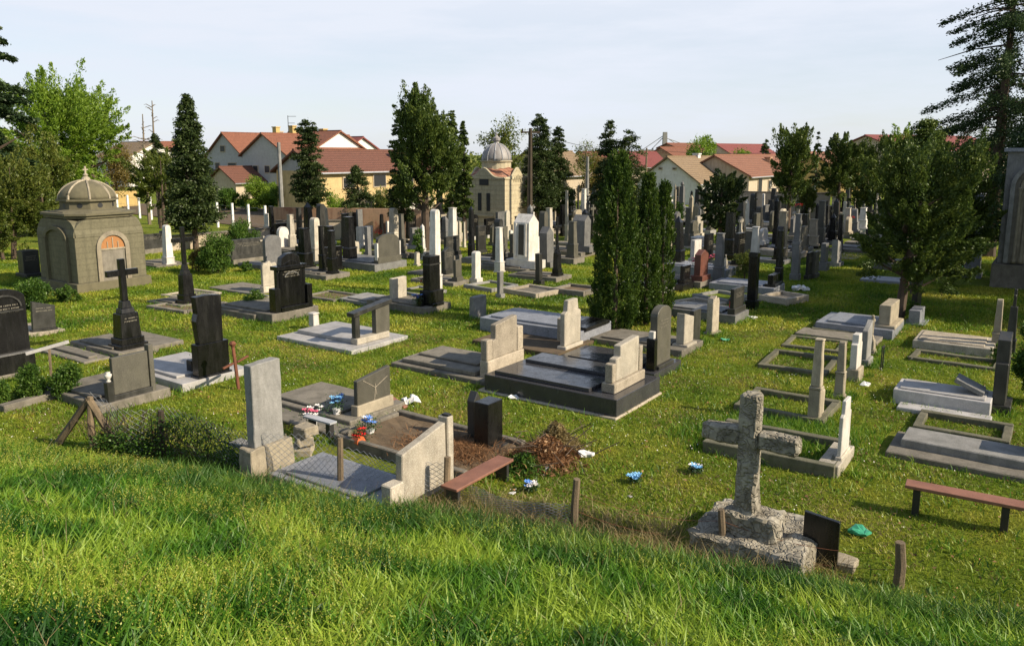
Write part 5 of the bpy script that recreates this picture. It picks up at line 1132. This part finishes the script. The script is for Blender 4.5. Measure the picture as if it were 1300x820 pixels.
def tree(kind, label, px, py, top, wpx, n, ls, mat, z0f=.1, name='tree', cat='tree', tr=.14, group=None, bark='bark', **k):
    p = G(px, py); dep = CP*p.y+SP*HC; H = ZT(p.y, top); R = wpx*dep/F_PX/2; z0 = H*z0f
    r = thing(name, (p.x, p.y, gz(p.x, p.y) if p.y < 30 else 0), random.random()*6 if not k.pop('fix', 0) else 0, label, cat, group)
    tl = k.pop('limbs', 8); st = k.pop('stems', 1); lean = k.pop('lean', 0); trunk_at(r, H, tr, z0, R, tl, bark, .5, lean, st)
    if kind == 'broad': P, D, rd = P_ellip(n, H, z0, R, **k)
    elif kind == 'tuft': P, D, rd = P_tuft(n, H, z0, R, **k)
    elif kind == 'con': P, D, rd = P_conifer(n, H, z0, R, **k)
    else: P, D, rd = P_plume(n, H, z0, R, **k)
    if lean: P[:, 0] += lean*np.clip(P[:, 2]/H, 0, 1)**1.3
    s = ls*RG.uniform(.6, 1.4, n); leaves('crown', P, D, s, .45, mat, r, rd); return r
TG = 'cypresses and junipers among the graves'
# left side
tree('con', 'old cedar with drooping branches entering at the left edge', -10, 312, -70, 150, 52000, .2, 'spruce_dark', .22, 'cedar_tree', tr=.3, nb=75, droop=.25, spread=.08, pw=.5, irregular=.45)
tree('tuft', 'tall bright spring green deciduous tree at far left', 72, 270, 94, 190, 70000, .22, 'spring_green', .12, 'deciduous_tree', tr=.3, lobes=18, cr=.34, limbs=22, nt=520, up=0.5, tl=0.2)
tree('tuft', 'second bright green tree crown right of the tallest left tree', 122, 266, 108, 104, 30000, .20, 'spring_green', .12, 'deciduous_tree', tr=.2, lobes=12, cr=.3, limbs=16, nt=260, up=0.5, tl=0.24)
tree('tuft', 'dark green bushy tree behind the domed mausoleum', 62, 300, 180, 120, 40000, .15, 'olive_leaf', .06, 'bushy_tree', lobes=12, stems=3, tr=.09, nt=260, up=0.5)
tree('tuft', 'dark bushy tree at the left edge with several thin stems', 12, 330, 196, 130, 44000, .13, 'olive_leaf', .16, 'bushy_tree', lobes=12, stems=3, tr=.08, nt=260, up=0.5)
tree('broad', 'budding orange brown tree behind the bright green tree', 150, 262, 178, 60, 9000, .17, 'budding_leaf', .15, 'budding_tree', lobes=9)
tree('con', 'broad dark spruce left of the grey gable house', 249, 318, 118, 77, 35100, .15, 'conifer_dark', .15, 'spruce_tree', group=TG, tr=.15, nb=300, droop=.25, pw=.75, spread=.19, irregular=.3)
tree('tuft', 'dark flat-crowned pine with two thin trunks left of the spruce', 208, 302, 190, 96, 24000, .14, 'olive_leaf', .30, 'pine_tree', group=TG, lobes=14, stems=2, tr=.12, nt=160, up=0.4, tl=0.28)
tree('con', 'small dark conifer top behind the two-trunk pine', 205, 290, 168, 46, 8100, .14, 'conifer_dark', .4, 'conifer_tree', group=TG, nb=60)
def bare(label, px, py, top, lean=0):
    p = G(px, py); H = ZT(p.y, top); r = thing('dead_tree', (p.x, p.y, 0), 1, label, 'tree'); m = MB(); m.tube([(0, 0, 0), (0, 0, H*.6), (.1, 0, H)], [.12, .08, .03], 6)
    for i in range(26):
        z = H*random.uniform(.45, .97); a = random.random()*6.28; l = random.uniform(.5, 1.3)*(1.3-z/H); m.tube([(0, 0, z), (l*math.cos(a), l*math.sin(a), z+.2), (l*1.3*math.cos(a+.2), l*1.3*math.sin(a+.2), z+.15)], [.03, .022, .01], 4)
    m.build('trunk', 'pale_bark', r)
bare('bare dead treetop above the two-trunk pine, taller of two', 203, 285, 128); bare('bare dead treetop above the two-trunk pine, shorter of two', 190, 285, 145)
tree('con', 'slender dark cypress before the ochre brick building', 396, 302, 152, 49, 20250, .13, 'conifer_dark', .28, 'cypress_tree', group=TG, tr=.08, nb=160, droop=.15, pw=.28, spread=.16, irregular=.55)
tree('con', 'small conical cypress before the ochre brick building', 456, 300, 209, 60, 13500, .12, 'conifer_dark', .22, 'cypress_tree', group=TG, tr=.09, nb=110, pw=.6, irregular=.35)
tree('tuft', 'great dark cypress with a ragged crown left of the chapel', 541, 318, 114, 92, 64000, .13, 'juniper_green', .20, 'cypress_tree', group=TG, tr=.22, lobes=26, cr=.3, limbs=18, nt=330, up=1.1, tl=0.38)
tree('con', 'left pointed cypress rising behind the great dark cypress', 574, 300, 138, 38, 16200, .14, 'juniper_green', .2, 'cypress_tree', group=TG, nb=120, pw=.5)
tree('con', 'right pointed cypress rising behind the great dark cypress', 590, 306, 153, 26, 16200, .14, 'juniper_green', .2, 'cypress_tree', group=TG, nb=120, pw=.5)
tree('con', 'narrow side spire on the left of the great dark cypress', 512, 314, 138, 41, 12150, .13, 'conifer_dark', .2, 'cypress_tree', group=TG, nb=100, pw=.4)
tree('broad', 'pale olive tree in new leaf behind the chapel dome', 640, 272, 146, 66, 6000, .2, 'olive_leaf', .3, 'deciduous_tree', lobes=14, limbs=26, tr=.2, fill=.9)
tree('con', 'tall dark cypress right of the wooden poles', 685, 292, 143, 55, 27000, .13, 'conifer_dark', .16, 'cypress_tree', group=TG, tr=.12, nb=200, pw=.42, irregular=.3)
tree('con', 'conical dark cypress second right of the wooden poles', 708, 290, 160, 52, 20250, .13, 'conifer_dark', .18, 'cypress_tree', group=TG, tr=.12, nb=150, pw=.6, irregular=.35)
tree('broad', 'nearly bare budding tree left of the thuja clump', 743, 262, 172, 50, 1800, .16, 'olive_leaf', .35, 'budding_tree', lobes=10, limbs=34, tr=.16, bark='pale_bark', fill=.9)
tree('broad', 'rounded orange budding tree left of the thuja clump', 752, 258, 188, 46, 9000, .2, 'budding_leaf', .1, 'budding_tree', lobes=8)
tree('con', 'layered dark spruce top behind the thuja clump', 771, 290, 152, 60, 17550, .14, 'conifer_dark', .15, 'spruce_tree', group=TG, nb=130, pw=.6, irregular=.45)
tree('con', 'open-branched pine top behind the thuja clump', 796, 292, 165, 85, 16200, .14, 'conifer_dark', .15, 'pine_tree', group=TG, nb=80, pw=.5, irregular=.5)
# thuja clump
GT = 'columnar thujas in the middle'
tree('col', 'tallest and widest columnar thuja in the middle clump', 780, 420, 190, 62, 80000, .058, 'thuja_green', .015, 'thuja', group=GT, tr=.08, limbs=4)
tree('col', 'second columnar thuja just right of the tallest', 819, 412, 216, 40, 42000, .056, 'thuja_green', .02, 'thuja', group=GT, tr=.06, limbs=4)
tree('col', 'rightmost slim columnar thuja of the middle clump', 839, 402, 226, 34, 34000, .056, 'thuja_green', .02, 'thuja', group=GT, tr=.06, limbs=4)
tree('tuft', 'round dark dense juniper tree before the white gabled house', 913, 318, 219, 70, 30000, .12, 'conifer_dark', .26, 'juniper_tree', group=TG, tr=.13, lobes=14, cr=.34, nt=200, up=0.4, tl=0.25)
tree('tuft', 'tall ragged green pine before the long red roofed house', 1000, 292, 152, 66, 30000, .14, 'juniper_green', .22, 'pine_tree', group=TG, tr=.14, lobes=16, cr=.27, nt=200, up=1.0, tl=0.4)
tree('tuft', 'second dark green pine left of the big juniper', 1062, 288, 160, 58, 28000, .14, 'juniper_green', .18, 'pine_tree', group=TG, tr=.14, lobes=14, cr=.28, nt=200, up=0.9, tl=0.36)
tree('con', 'thin dark conifer spike between the two pines', 1033, 268, 166, 24, 5400, .17, 'conifer_dark', .1, 'conifer_tree', nb=60)
tree('con', 'distant small dark fir left of the ragged pine', 969, 246, 176, 33, 6075, .22, 'conifer_dark', .1, 'conifer_tree', nb=50)
tree('broad', 'rounded light green tree behind the brown farmhouse roof', 890, 244, 171, 46, 9000, .26, 'spring_green', .1, 'deciduous_tree', lobes=9)
tree('broad', 'low light green tree right of the rounded light green one', 930, 240, 188, 60, 8000, .28, 'spring_green', .1, 'deciduous_tree', lobes=9)
tree('broad', 'orange tinted budding tree behind the second pine', 1078, 262, 184, 60, 9000, .2, 'budding_leaf', .1, 'budding_tree', lobes=9)
tree('tuft', 'pale green tree top above the big juniper', 1142, 270, 155, 54, 9000, .2, 'spring_green', .1, 'deciduous_tree', lobes=9, nt=120)
tree('broad', 'ochre green shrub tree beside the ragged pine trunk', 1022, 282, 228, 36, 6000, .13, 'olive_leaf', .1, 'shrub', lobes=8)
# right side
tree('tuft', 'big spreading juniper with a short trunk on the right', 1140, 406, 168, 150, 125000, .085, 'juniper_green', .14, 'juniper_tree', group=TG, tr=.15, lobes=30, cr=.26, limbs=16, lean=.5, fix=1, nt=420, tl=0.26)
tree('con', 'upright juniper spire rising from the big spreading juniper', 1160, 375, 150, 110, 32400, .1, 'juniper_green', .35, 'juniper_tree', group=TG, tr=.12, nb=160, pw=.5, irregular=.4)
tree('tuft', 'lower juniper filling in right of the big spreading juniper', 1205, 362, 190, 108, 62000, .095, 'juniper_green', .06, 'juniper_tree', group=TG, tr=.12, lobes=22, cr=.28, nt=280, tl=0.28)
r = tree('con', 'towering dark spruce with open drooping branches at the right edge', 1254, 326, -150, 250, 95000, .13, 'spruce_dark', .15, 'spruce_tree', tr=.3, nb=165, droop=.38, pw=.45, spread=.06, irregular=.45, limbs=0)
m = MB()
for i in range(60):
    z = random.uniform(3, 14); a = random.random()*6.28; l = random.uniform(1.2, 3.2); m.tube([(0, 0, z), (l*.5*math.cos(a), l*.5*math.sin(a), z-.05*l), (l*math.cos(a), l*math.sin(a), z-.2*l)], [.05, .035, .012], 4)
m.build('branches', 'bark', r)
tree('broad', 'sunlit green shrub behind the right monument', 1230, 320, 262, 60, 9000, .12, 'spring_green', .05, 'shrub', 'shrub', lobes=8)
tree('tuft', 'dark tree closing the lane behind the big juniper, left one', 1112, 285, 182, 84, 24000, .15, 'juniper_green', .1, 'deciduous_tree', lobes=12, nt=160)
tree('tuft', 'dark tree closing the lane behind the big juniper, right one', 1180, 285, 172, 110, 30000, .16, 'olive_leaf', .06, 'deciduous_tree', lobes=12, nt=180)
# trees out to the right whose shade falls on the lawn
tree('con', 'dark spruce standing behind the right monument', 1330, 345, 60, 172, 35100, .16, 'spruce_dark', .12, 'spruce_tree', nb=120, pw=.6)
for (x, y, h, w_, lab) in ((21.5, 22.0, 9.5, 4.6, 'dark spruce standing outside the frame beside the shaded lawn'), (26.0, 20.5, 11.5, 5.5, 'taller spruce outside the frame beyond the first'), (24.5, 26.5, 11, 5.5, 'third spruce outside the frame behind the right monument')):
    r = thing('spruce_tree', (x, y, 0), random.random()*6, lab, 'tree'); P, D, rd = P_ellip(30000, h, .8, w_/1.6, lobes=20, cr=.3); leaves('crown', P, D, RG.uniform(.12, .28, 30000), .45, 'spruce_dark', r, rd); trunk_at(r, h, .2, 1, w_/2, 6)
# shrubs
def bush(label, px, py, top, wpx, n, ls, mat, **k): return tree('broad', label, px, py, top, wpx, n, ls, mat, .02, 'shrub', 'shrub', tr=.03, limbs=6, lobes=k.pop('lobes', 9), cr=.36, **k)
bush('glossy dark green bush with a reddish right side beside the black cross', 277, 348, 298, 48, 16000, .075, 'bush_green')
bush('brown twiggy shrub left of the glossy dark bush', 252, 345, 312, 24, 3500, .07, 'budding_leaf')
bush('spreading dark shrub over the low wall by the brick wall', 305, 316, 279, 52, 9000, .09, 'bush_green')
bush('small clipped shrub below the wide dark tablet', 313, 345, 332, 20, 2500, .06, 'bush_green')
bush('leafy dark shrub left of the domed mausoleum', 45, 392, 352, 50, 9000, .07, 'bush_green')
bush('low leafy shrub at the mausoleum corner', 84, 384, 364, 40, 5000, .06, 'bush_green')
bush('dense green shrub beside the T-shaped marker, on its right', 86, 505, 462, 44, 9000, .05, 'bush_green')
bush('dense green shrub beside the T-shaped marker, on its left', 38, 508, 464, 44, 9000, .05, 'bush_green')
bush('green shrub cut by the left edge', 2, 515, 478, 26, 5000, .05, 'bush_green')
bush('low leafy plants left of the crowned black tablet', 325, 392, 366, 40, 3500, .05, 'bush_green')
bush('yellow green shrub behind the dark tablet near the aisle', 945, 356, 318, 30, 5000, .06, 'olive_leaf')
bush('dense shrub at the right edge behind the stepped dark headstone', 1310, 512, 400, 60, 14000, .06, 'bush_green')
bush('small flowering plant before the pale slab at right', 1268, 462, 432, 22, 2500, .045, 'bush_green')
bush('small plant at the foot of the juniper trunk', 1160, 402, 382, 16, 1500, .05, 'bush_green')
bush('dark shrub under the round dark tree', 918, 316, 284, 24, 4000, .08, 'conifer_dark')
bush('tall light green garden hedge before the grey gable house', 330, 268, 226, 84, 16000, .15, 'spring_green')
bush('darker garden hedge left of the light green one', 290, 268, 240, 56, 9000, .15, 'bush_green')
bush('weeping green hedge behind the concrete pole', 372, 272, 218, 60, 14000, .14, 'bush_green')
bush('yellow green bush against the ochre brick building', 425, 286, 243, 34, 6000, .11, 'spring_green')
bush('green bush right of the small conical cypress', 490, 290, 234, 40, 6000, .12, 'olive_leaf')
bush('green shrub right of the tall stone spires', 862, 290, 252, 20, 2500, .1, 'bush_green')
bush('small dark shrub at the foot of the great dark cypress', 531, 330, 285, 18, 3500, .08, 'bush_green')
bush('low green plants at the foot of the chapel', 655, 312, 296, 22, 2500, .06, 'olive_leaf')
# far belt of trees on the skyline
def belt():
    Ps = []; 
    for i in range(340):
        x = RG.uniform(-330, 330); y = RG.uniform(170, 420); h = RG.uniform(3.5, 6.5)
        k = 130; P = RG.normal(size=(k, 3)); P = unit(P)*(RG.random((k, 1))**.4)*[4.5, 4.5, h*.5]+[x, y, h*.5]; Ps.append(P)
    P = np.concatenate(Ps); n = len(P); tag(leaves('tree_belt', P, RG.normal(size=(n, 3)), RG.uniform(.7, 1.3, n), .6, 'olive_leaf', None), 'distant belt of mixed trees along the skyline', 'tree belt', kind='stuff')
belt()
# dry brush heap
p = G(700, 585); r = thing('brush_heap', (p.x, p.y, 0), .3, 'heap of dry brown cut branches and wreaths on the lawn beside the two dark stones', 'brush heap')
def heap(nm, cx, cy, h, rad, n, mat, hh=.18):
    A = RG.normal(size=(n, 2))*rad*.5; q = np.exp(-(A**2).sum(1)/(rad*.7)**2); P = np.stack([A[:, 0]+cx, A[:, 1]+cy, q*h*RG.random(n)**.4], 1)
    blades(nm, P, RG.uniform(.3, 1.0, n)*hh, np.full(n, .012), mat, r, 2.0)
heap('dry_branches', -.15, 0, .30, .42, 1800, 'dry_blade', .12); heap('straw', .25, .45, .42, .36, 1500, 'straw_blade', .12)
for nm_, cx_, cy_, hh_, rr_, mt_ in (('withered_leaves', -.15, .0, .34, .42, 'dry_blade'), ('withered_leaves', .25, .45, .5, .36, 'straw_blade'), ('withered_leaves', .0, .2, .34, .5, 'dry_blade'), ('green_leaves', -.45, -.1, .2, .4, 'bush_green')):
    n = 1300; A = RG.normal(size=(n, 2))*rr_*.5; q = np.exp(-(A**2).sum(1)/(rr_*.7)**2); leaves(nm_, np.stack([A[:, 0]+cx_, A[:, 1]+cy_, q*hh_*RG.random(n)**.35+.02], 1), RG.normal(size=(n, 3)), RG.uniform(.04, .13, n), .45, mt_, r)
m = MB()
for i in range(40):
    a = random.random()*6.28; x, y = random.gauss(0, .3), random.gauss(.15, .3); m.tube([(x, y, random.uniform(.05, .35)), (x+.4*math.cos(a), y+.4*math.sin(a), random.uniform(.05, .5))], .008, 4)
m.build('twigs', 'bark', r)['kind'] = 'stuff'
# ================================================================== grass
def clear(x, y):
    k = np.ones(len(x), bool)
    for cx, cy, rz, hx, y0, y1 in FOOT:
        c, s = math.cos(rz), math.sin(rz); dx, dy = x-cx, y-cy; u = c*dx+s*dy; v = -s*dx+c*dy
        k &= ~((np.abs(u) < hx) & (v > y0) & (v < y1))
    return k
def scatter(n, x0, x1, y0, y1, cond):
    x = RG.uniform(x0, x1, n); y = RG.uniform(y0, y1, n)
    dep = CP*y+SP*HC; px = CX+F_PX*x/dep; k = (px > -260) & (px < 1620) & cond(x, y); return x[k], y[k]
sv = lambda x, y: BN.x*x+BN.y*y+8.95
def field(label, name, x, y, h, w, mat, lean=.4, kk=None):
    m_ = clear(x, y); x, y = x[m_], y[m_]; P = np.stack([x, y, gzv(x, y)-.01], 1); n = len(x)
    o = blades(name, P, h[:n]*RG.uniform(.5, 1.3, n), w[:n], mat, None, lean, kk(x, y) if kk else None); tag(o, label, 'grass', kind='stuff'); return o
def pat(sc, x, y, b=.5, a=.9): return np.clip(np.array([noise.noise(Vector((i*sc, j*sc, 3.3))) for i, j in zip(x, y)])*a+b+RG.normal(size=len(x))*.16, 0, 1)
x, y = scatter(360000, -13, 12, 3.6, 16, lambda x, y: (sv(x, y) > .0) & (sv(x, y) < 7)); n = len(x)
field('lush long grass covering the bank in the foreground', 'bank_grass', x, y, np.full(n, .2), np.full(n, .021), 'bank_blade', .8, lambda x, y: pat(1.1, x, y, .45, 1.2))
x, y = scatter(60000, -12, 8, 4, 15, lambda x, y: (sv(x, y) > -.1) & (sv(x, y) < 6)); k = pat(.55, x, y, .5, 1.4) > .72; x, y = x[k], y[k]; n = len(x)
A = np.stack([x, y, gzv(x, y)+.17], 1); A = np.concatenate([A+[0, 0, q] for q in np.linspace(-.03, .1, 8)]); n = len(A); A += RG.normal(size=(n, 3))*.009
o = leaves('seed_heads', A, RG.normal(size=(n, 3))*.6+[0, 0, 1], RG.uniform(.008, .022, n), .5, 'seed_yellow', None); tag(o, 'yellowish seed heads and flowering weeds on the bank', 'weeds', kind='stuff')
x, y = scatter(150000, -6, 6, 7, 15.5, lambda x, y: (sv(x, y) > np.where(x > 1.2, .1, -.35)) & (sv(x, y) < .75) & (x > -5.6)); n = len(x)
field('tall dark grass along the foot of the wire fence', 'fence_grass', x, y, np.full(n, .24), np.full(n, .016), 'tall_blade', .7, lambda x, y: pat(1.2, x, y))
x, y = scatter(26000, -4, 4, 8.5, 13, lambda x, y: (sv(x, y) > -1.2) & (sv(x, y) < .1)); n = len(x)
field('dry straw and bramble stems tangled along the fence', 'straw', x, y, np.full(n, .22), np.full(n, .008), 'straw_blade', 1.3)
a, b = PP[0], PP[1]; c_ = PP[2]; n = 6500; u = RG.random(n)**.8*1.55; q = u > 1
cx_ = np.where(q, b[0]+(c_[0]-b[0])*(u-1), a[0]+(b[0]-a[0])*u); cy_ = np.where(q, b[1]+(c_[1]-b[1])*(u-1), a[1]+(b[1]-a[1])*u)
hh_ = (.25+.5*np.abs(np.sin(u*4.2))*np.clip(u, .2, 1))*RG.random(n)**1.1; A = np.stack([cx_+RG.normal(size=n)*.13, cy_+RG.normal(size=n)*.13, gzv(cx_, cy_)+hh_], 1)
tag(leaves('creeper', A, RG.normal(size=(n, 3)), RG.uniform(.02, .055, n), .7, 'bush_green', None, RG.random(n)*.6), 'tangled leafy creeper growing through the chain link fence', 'creeper', kind='stuff')
m = MB()
for _ in range(140):
    u = random.random()*1.5; p_, q_, u_ = (PP[0], PP[1], u) if u < 1 else (PP[1], PP[2], u-1); x0_, y0_ = p_[0]+(q_[0]-p_[0])*u_, p_[1]+(q_[1]-p_[1])*u_; z_ = gz(x0_, y0_); d_ = random.gauss(0, .25)
    m.tube([(x0_, y0_, z_), (x0_+d_*.5, y0_+random.gauss(0, .06), z_+.3), (x0_+d_, y0_+random.gauss(0, .1), z_+random.uniform(.4, .8))], .005, 3)
tag(m.build('creeper_stems', 'bark'), 'thin brown creeper stems along the chain link fence', 'creeper', kind='stuff')
x, y = scatter(700000, -24, 20, 6.5, 22, lambda x, y: (sv(x, y) < .1) & (((x*.9+y*.43)*2.1 % 1 > -1))); n = len(x)
field('short mown lawn between the nearer graves', 'lawn_grass', x, y, np.full(n, .055), np.full(n, .014), 'lawn_blade', .9, lambda x, y: np.clip(pat(.8, x, y, .5, .9)*.6+pat(3.1, x, y, .5, 1.1)*.4, 0, 1))
x, y = scatter(240000, -22, 16, 8, 24, lambda x, y: (sv(x, y) < -.2)); k = pat(.62, x, y, .5, 1.5) > .83; x, y = x[k], y[k]; n = len(x)
field('patches of dry yellow grass in the lawn', 'dry_grass', x, y, np.full(n, .05), np.full(n, .014), 'straw_blade', 1.6)
x, y = scatter(90000, -22, 16, 8, 26, lambda x, y: (sv(x, y) < -.2)); k = pat(1.7, x+40, y, .5, 1.7) > .93; x, y = x[k], y[k]; n = len(x)
field('darker rank tufts in the lawn', 'rank_grass', x, y, np.full(n, .12), np.full(n, .018), 'bank_blade', 1.0)
x, y = scatter(500000, -34, 34, 22, 42, lambda x, y: x == x); n = len(x)
field('short mown lawn between the farther graves', 'lawn_grass', x, y, np.full(n, .075), np.full(n, .028), 'lawn_blade', .9, lambda x, y: pat(.6, x, y, .5, 1.0))
for c_, lab in (((-400, 300), 'ragged grass in the nearest curbed plot'),):
    a = G(985, 560); x = RG.normal(a.x, .75, 9000); y = RG.normal(a.y+.2, .5, 9000); n = len(x); field(lab, 'plot_grass', x, y, np.full(n, .16), np.full(n, .012), 'bank_blade', .6)
x, y = scatter(4500, -13, 12, 3.6, 15, lambda x, y: (sv(x, y) > -.2) & (sv(x, y) < 7)); n = len(x)
field('dead pale stalks standing in the bank grass', 'dead_stalks', x, y, np.full(n, .3), np.full(n, .007), 'straw_blade', .8)
x, y = scatter(1100, -13, 12, 3.6, 15, lambda x, y: (sv(x, y) > -.2) & (sv(x, y) < 7)); k = pat(.9, x+9, y, .5, 1.4) > .6; x, y = x[k], y[k]; n = len(x)
A = np.repeat(np.stack([x, y, gzv(x, y)+.12], 1), 16, 0); n = len(A); Q = RG.normal(size=(n, 3))*[1, 1, .25]+[0, 0, .35]; A = A+unit(Q)*.06
tag(leaves('broad_weeds', A, Q, RG.uniform(.06, .13, n), .4, 'bush_green', None), 'broad-leaved weeds growing in the bank grass', 'weeds', kind='stuff')
# weeds round the base of stones
xs_, ys_ = [], []
for cx, cy, rz, hx, y0, y1 in FOOT:
    if cy > 26: continue
    k = 420; u = RG.uniform(-hx-.12, hx+.12, k); v = RG.uniform(y0-.12, y1+.12, k); side = RG.integers(0, 4, k); j = RG.exponential(.05, k)
    u = np.where(side == 0, -hx-j, np.where(side == 1, hx+j, u)); v = np.where(side == 2, y0-j, np.where(side == 3, y1+j, v))
    c, s = math.cos(rz), math.sin(rz); xs_.append(cx+c*u-s*v); ys_.append(cy+s*u+c*v)
x = np.concatenate(xs_); y = np.concatenate(ys_); k = RG.random(len(x)) < np.clip(pat(1.3, x, y, .55, 1.2), 0, 1); x, y = x[k], y[k]; n = len(x)
field('tufts of unmown grass around the foot of the gravestones', 'grass_tufts', x, y, np.full(n, .15), np.full(n, .014), 'bank_blade', .7)
n = 1500; x, y = scatter(3500, -12, 14, 9.5, 20, lambda x, y: sv(x, y) < -.4); 
A = np.stack([x, y, gzv(x, y)+.07], 1); k = (pat(.5, x, y, .5, 1.4) > .6) & clear(x, y); A = A[k]; n = len(A)
tag(leaves('daisies', A, RG.normal(size=(n, 3))*[1, 1, .2], np.full(n, .02), 1.0, 'petal_white', None), 'scattered tiny white daisies in the lawn', 'daisies', kind='stuff')
x, y = scatter(16000, -22, 16, 8, 28, lambda x, y: sv(x, y) < 0); n = len(x)
tag(leaves('fallen_leaves', np.stack([x, y, gzv(x, y)+.045], 1), RG.normal(size=(n, 3))*[1, 1, .3], RG.uniform(.02, .06, n), .6, 'dry_blade', None), 'scattered dry fallen leaves on the lawn', 'leaves', kind='stuff')
dup = {k: v for k, v in LABELS.items() if len(v) > 1}
print('DUP LABELS', len(dup), list(dup.items())[:8]); print('MON', len(MON))
for k in LABELS:
    if not 4 <= len(k.split()) <= 16: print('LEN', len(k.split()), k)
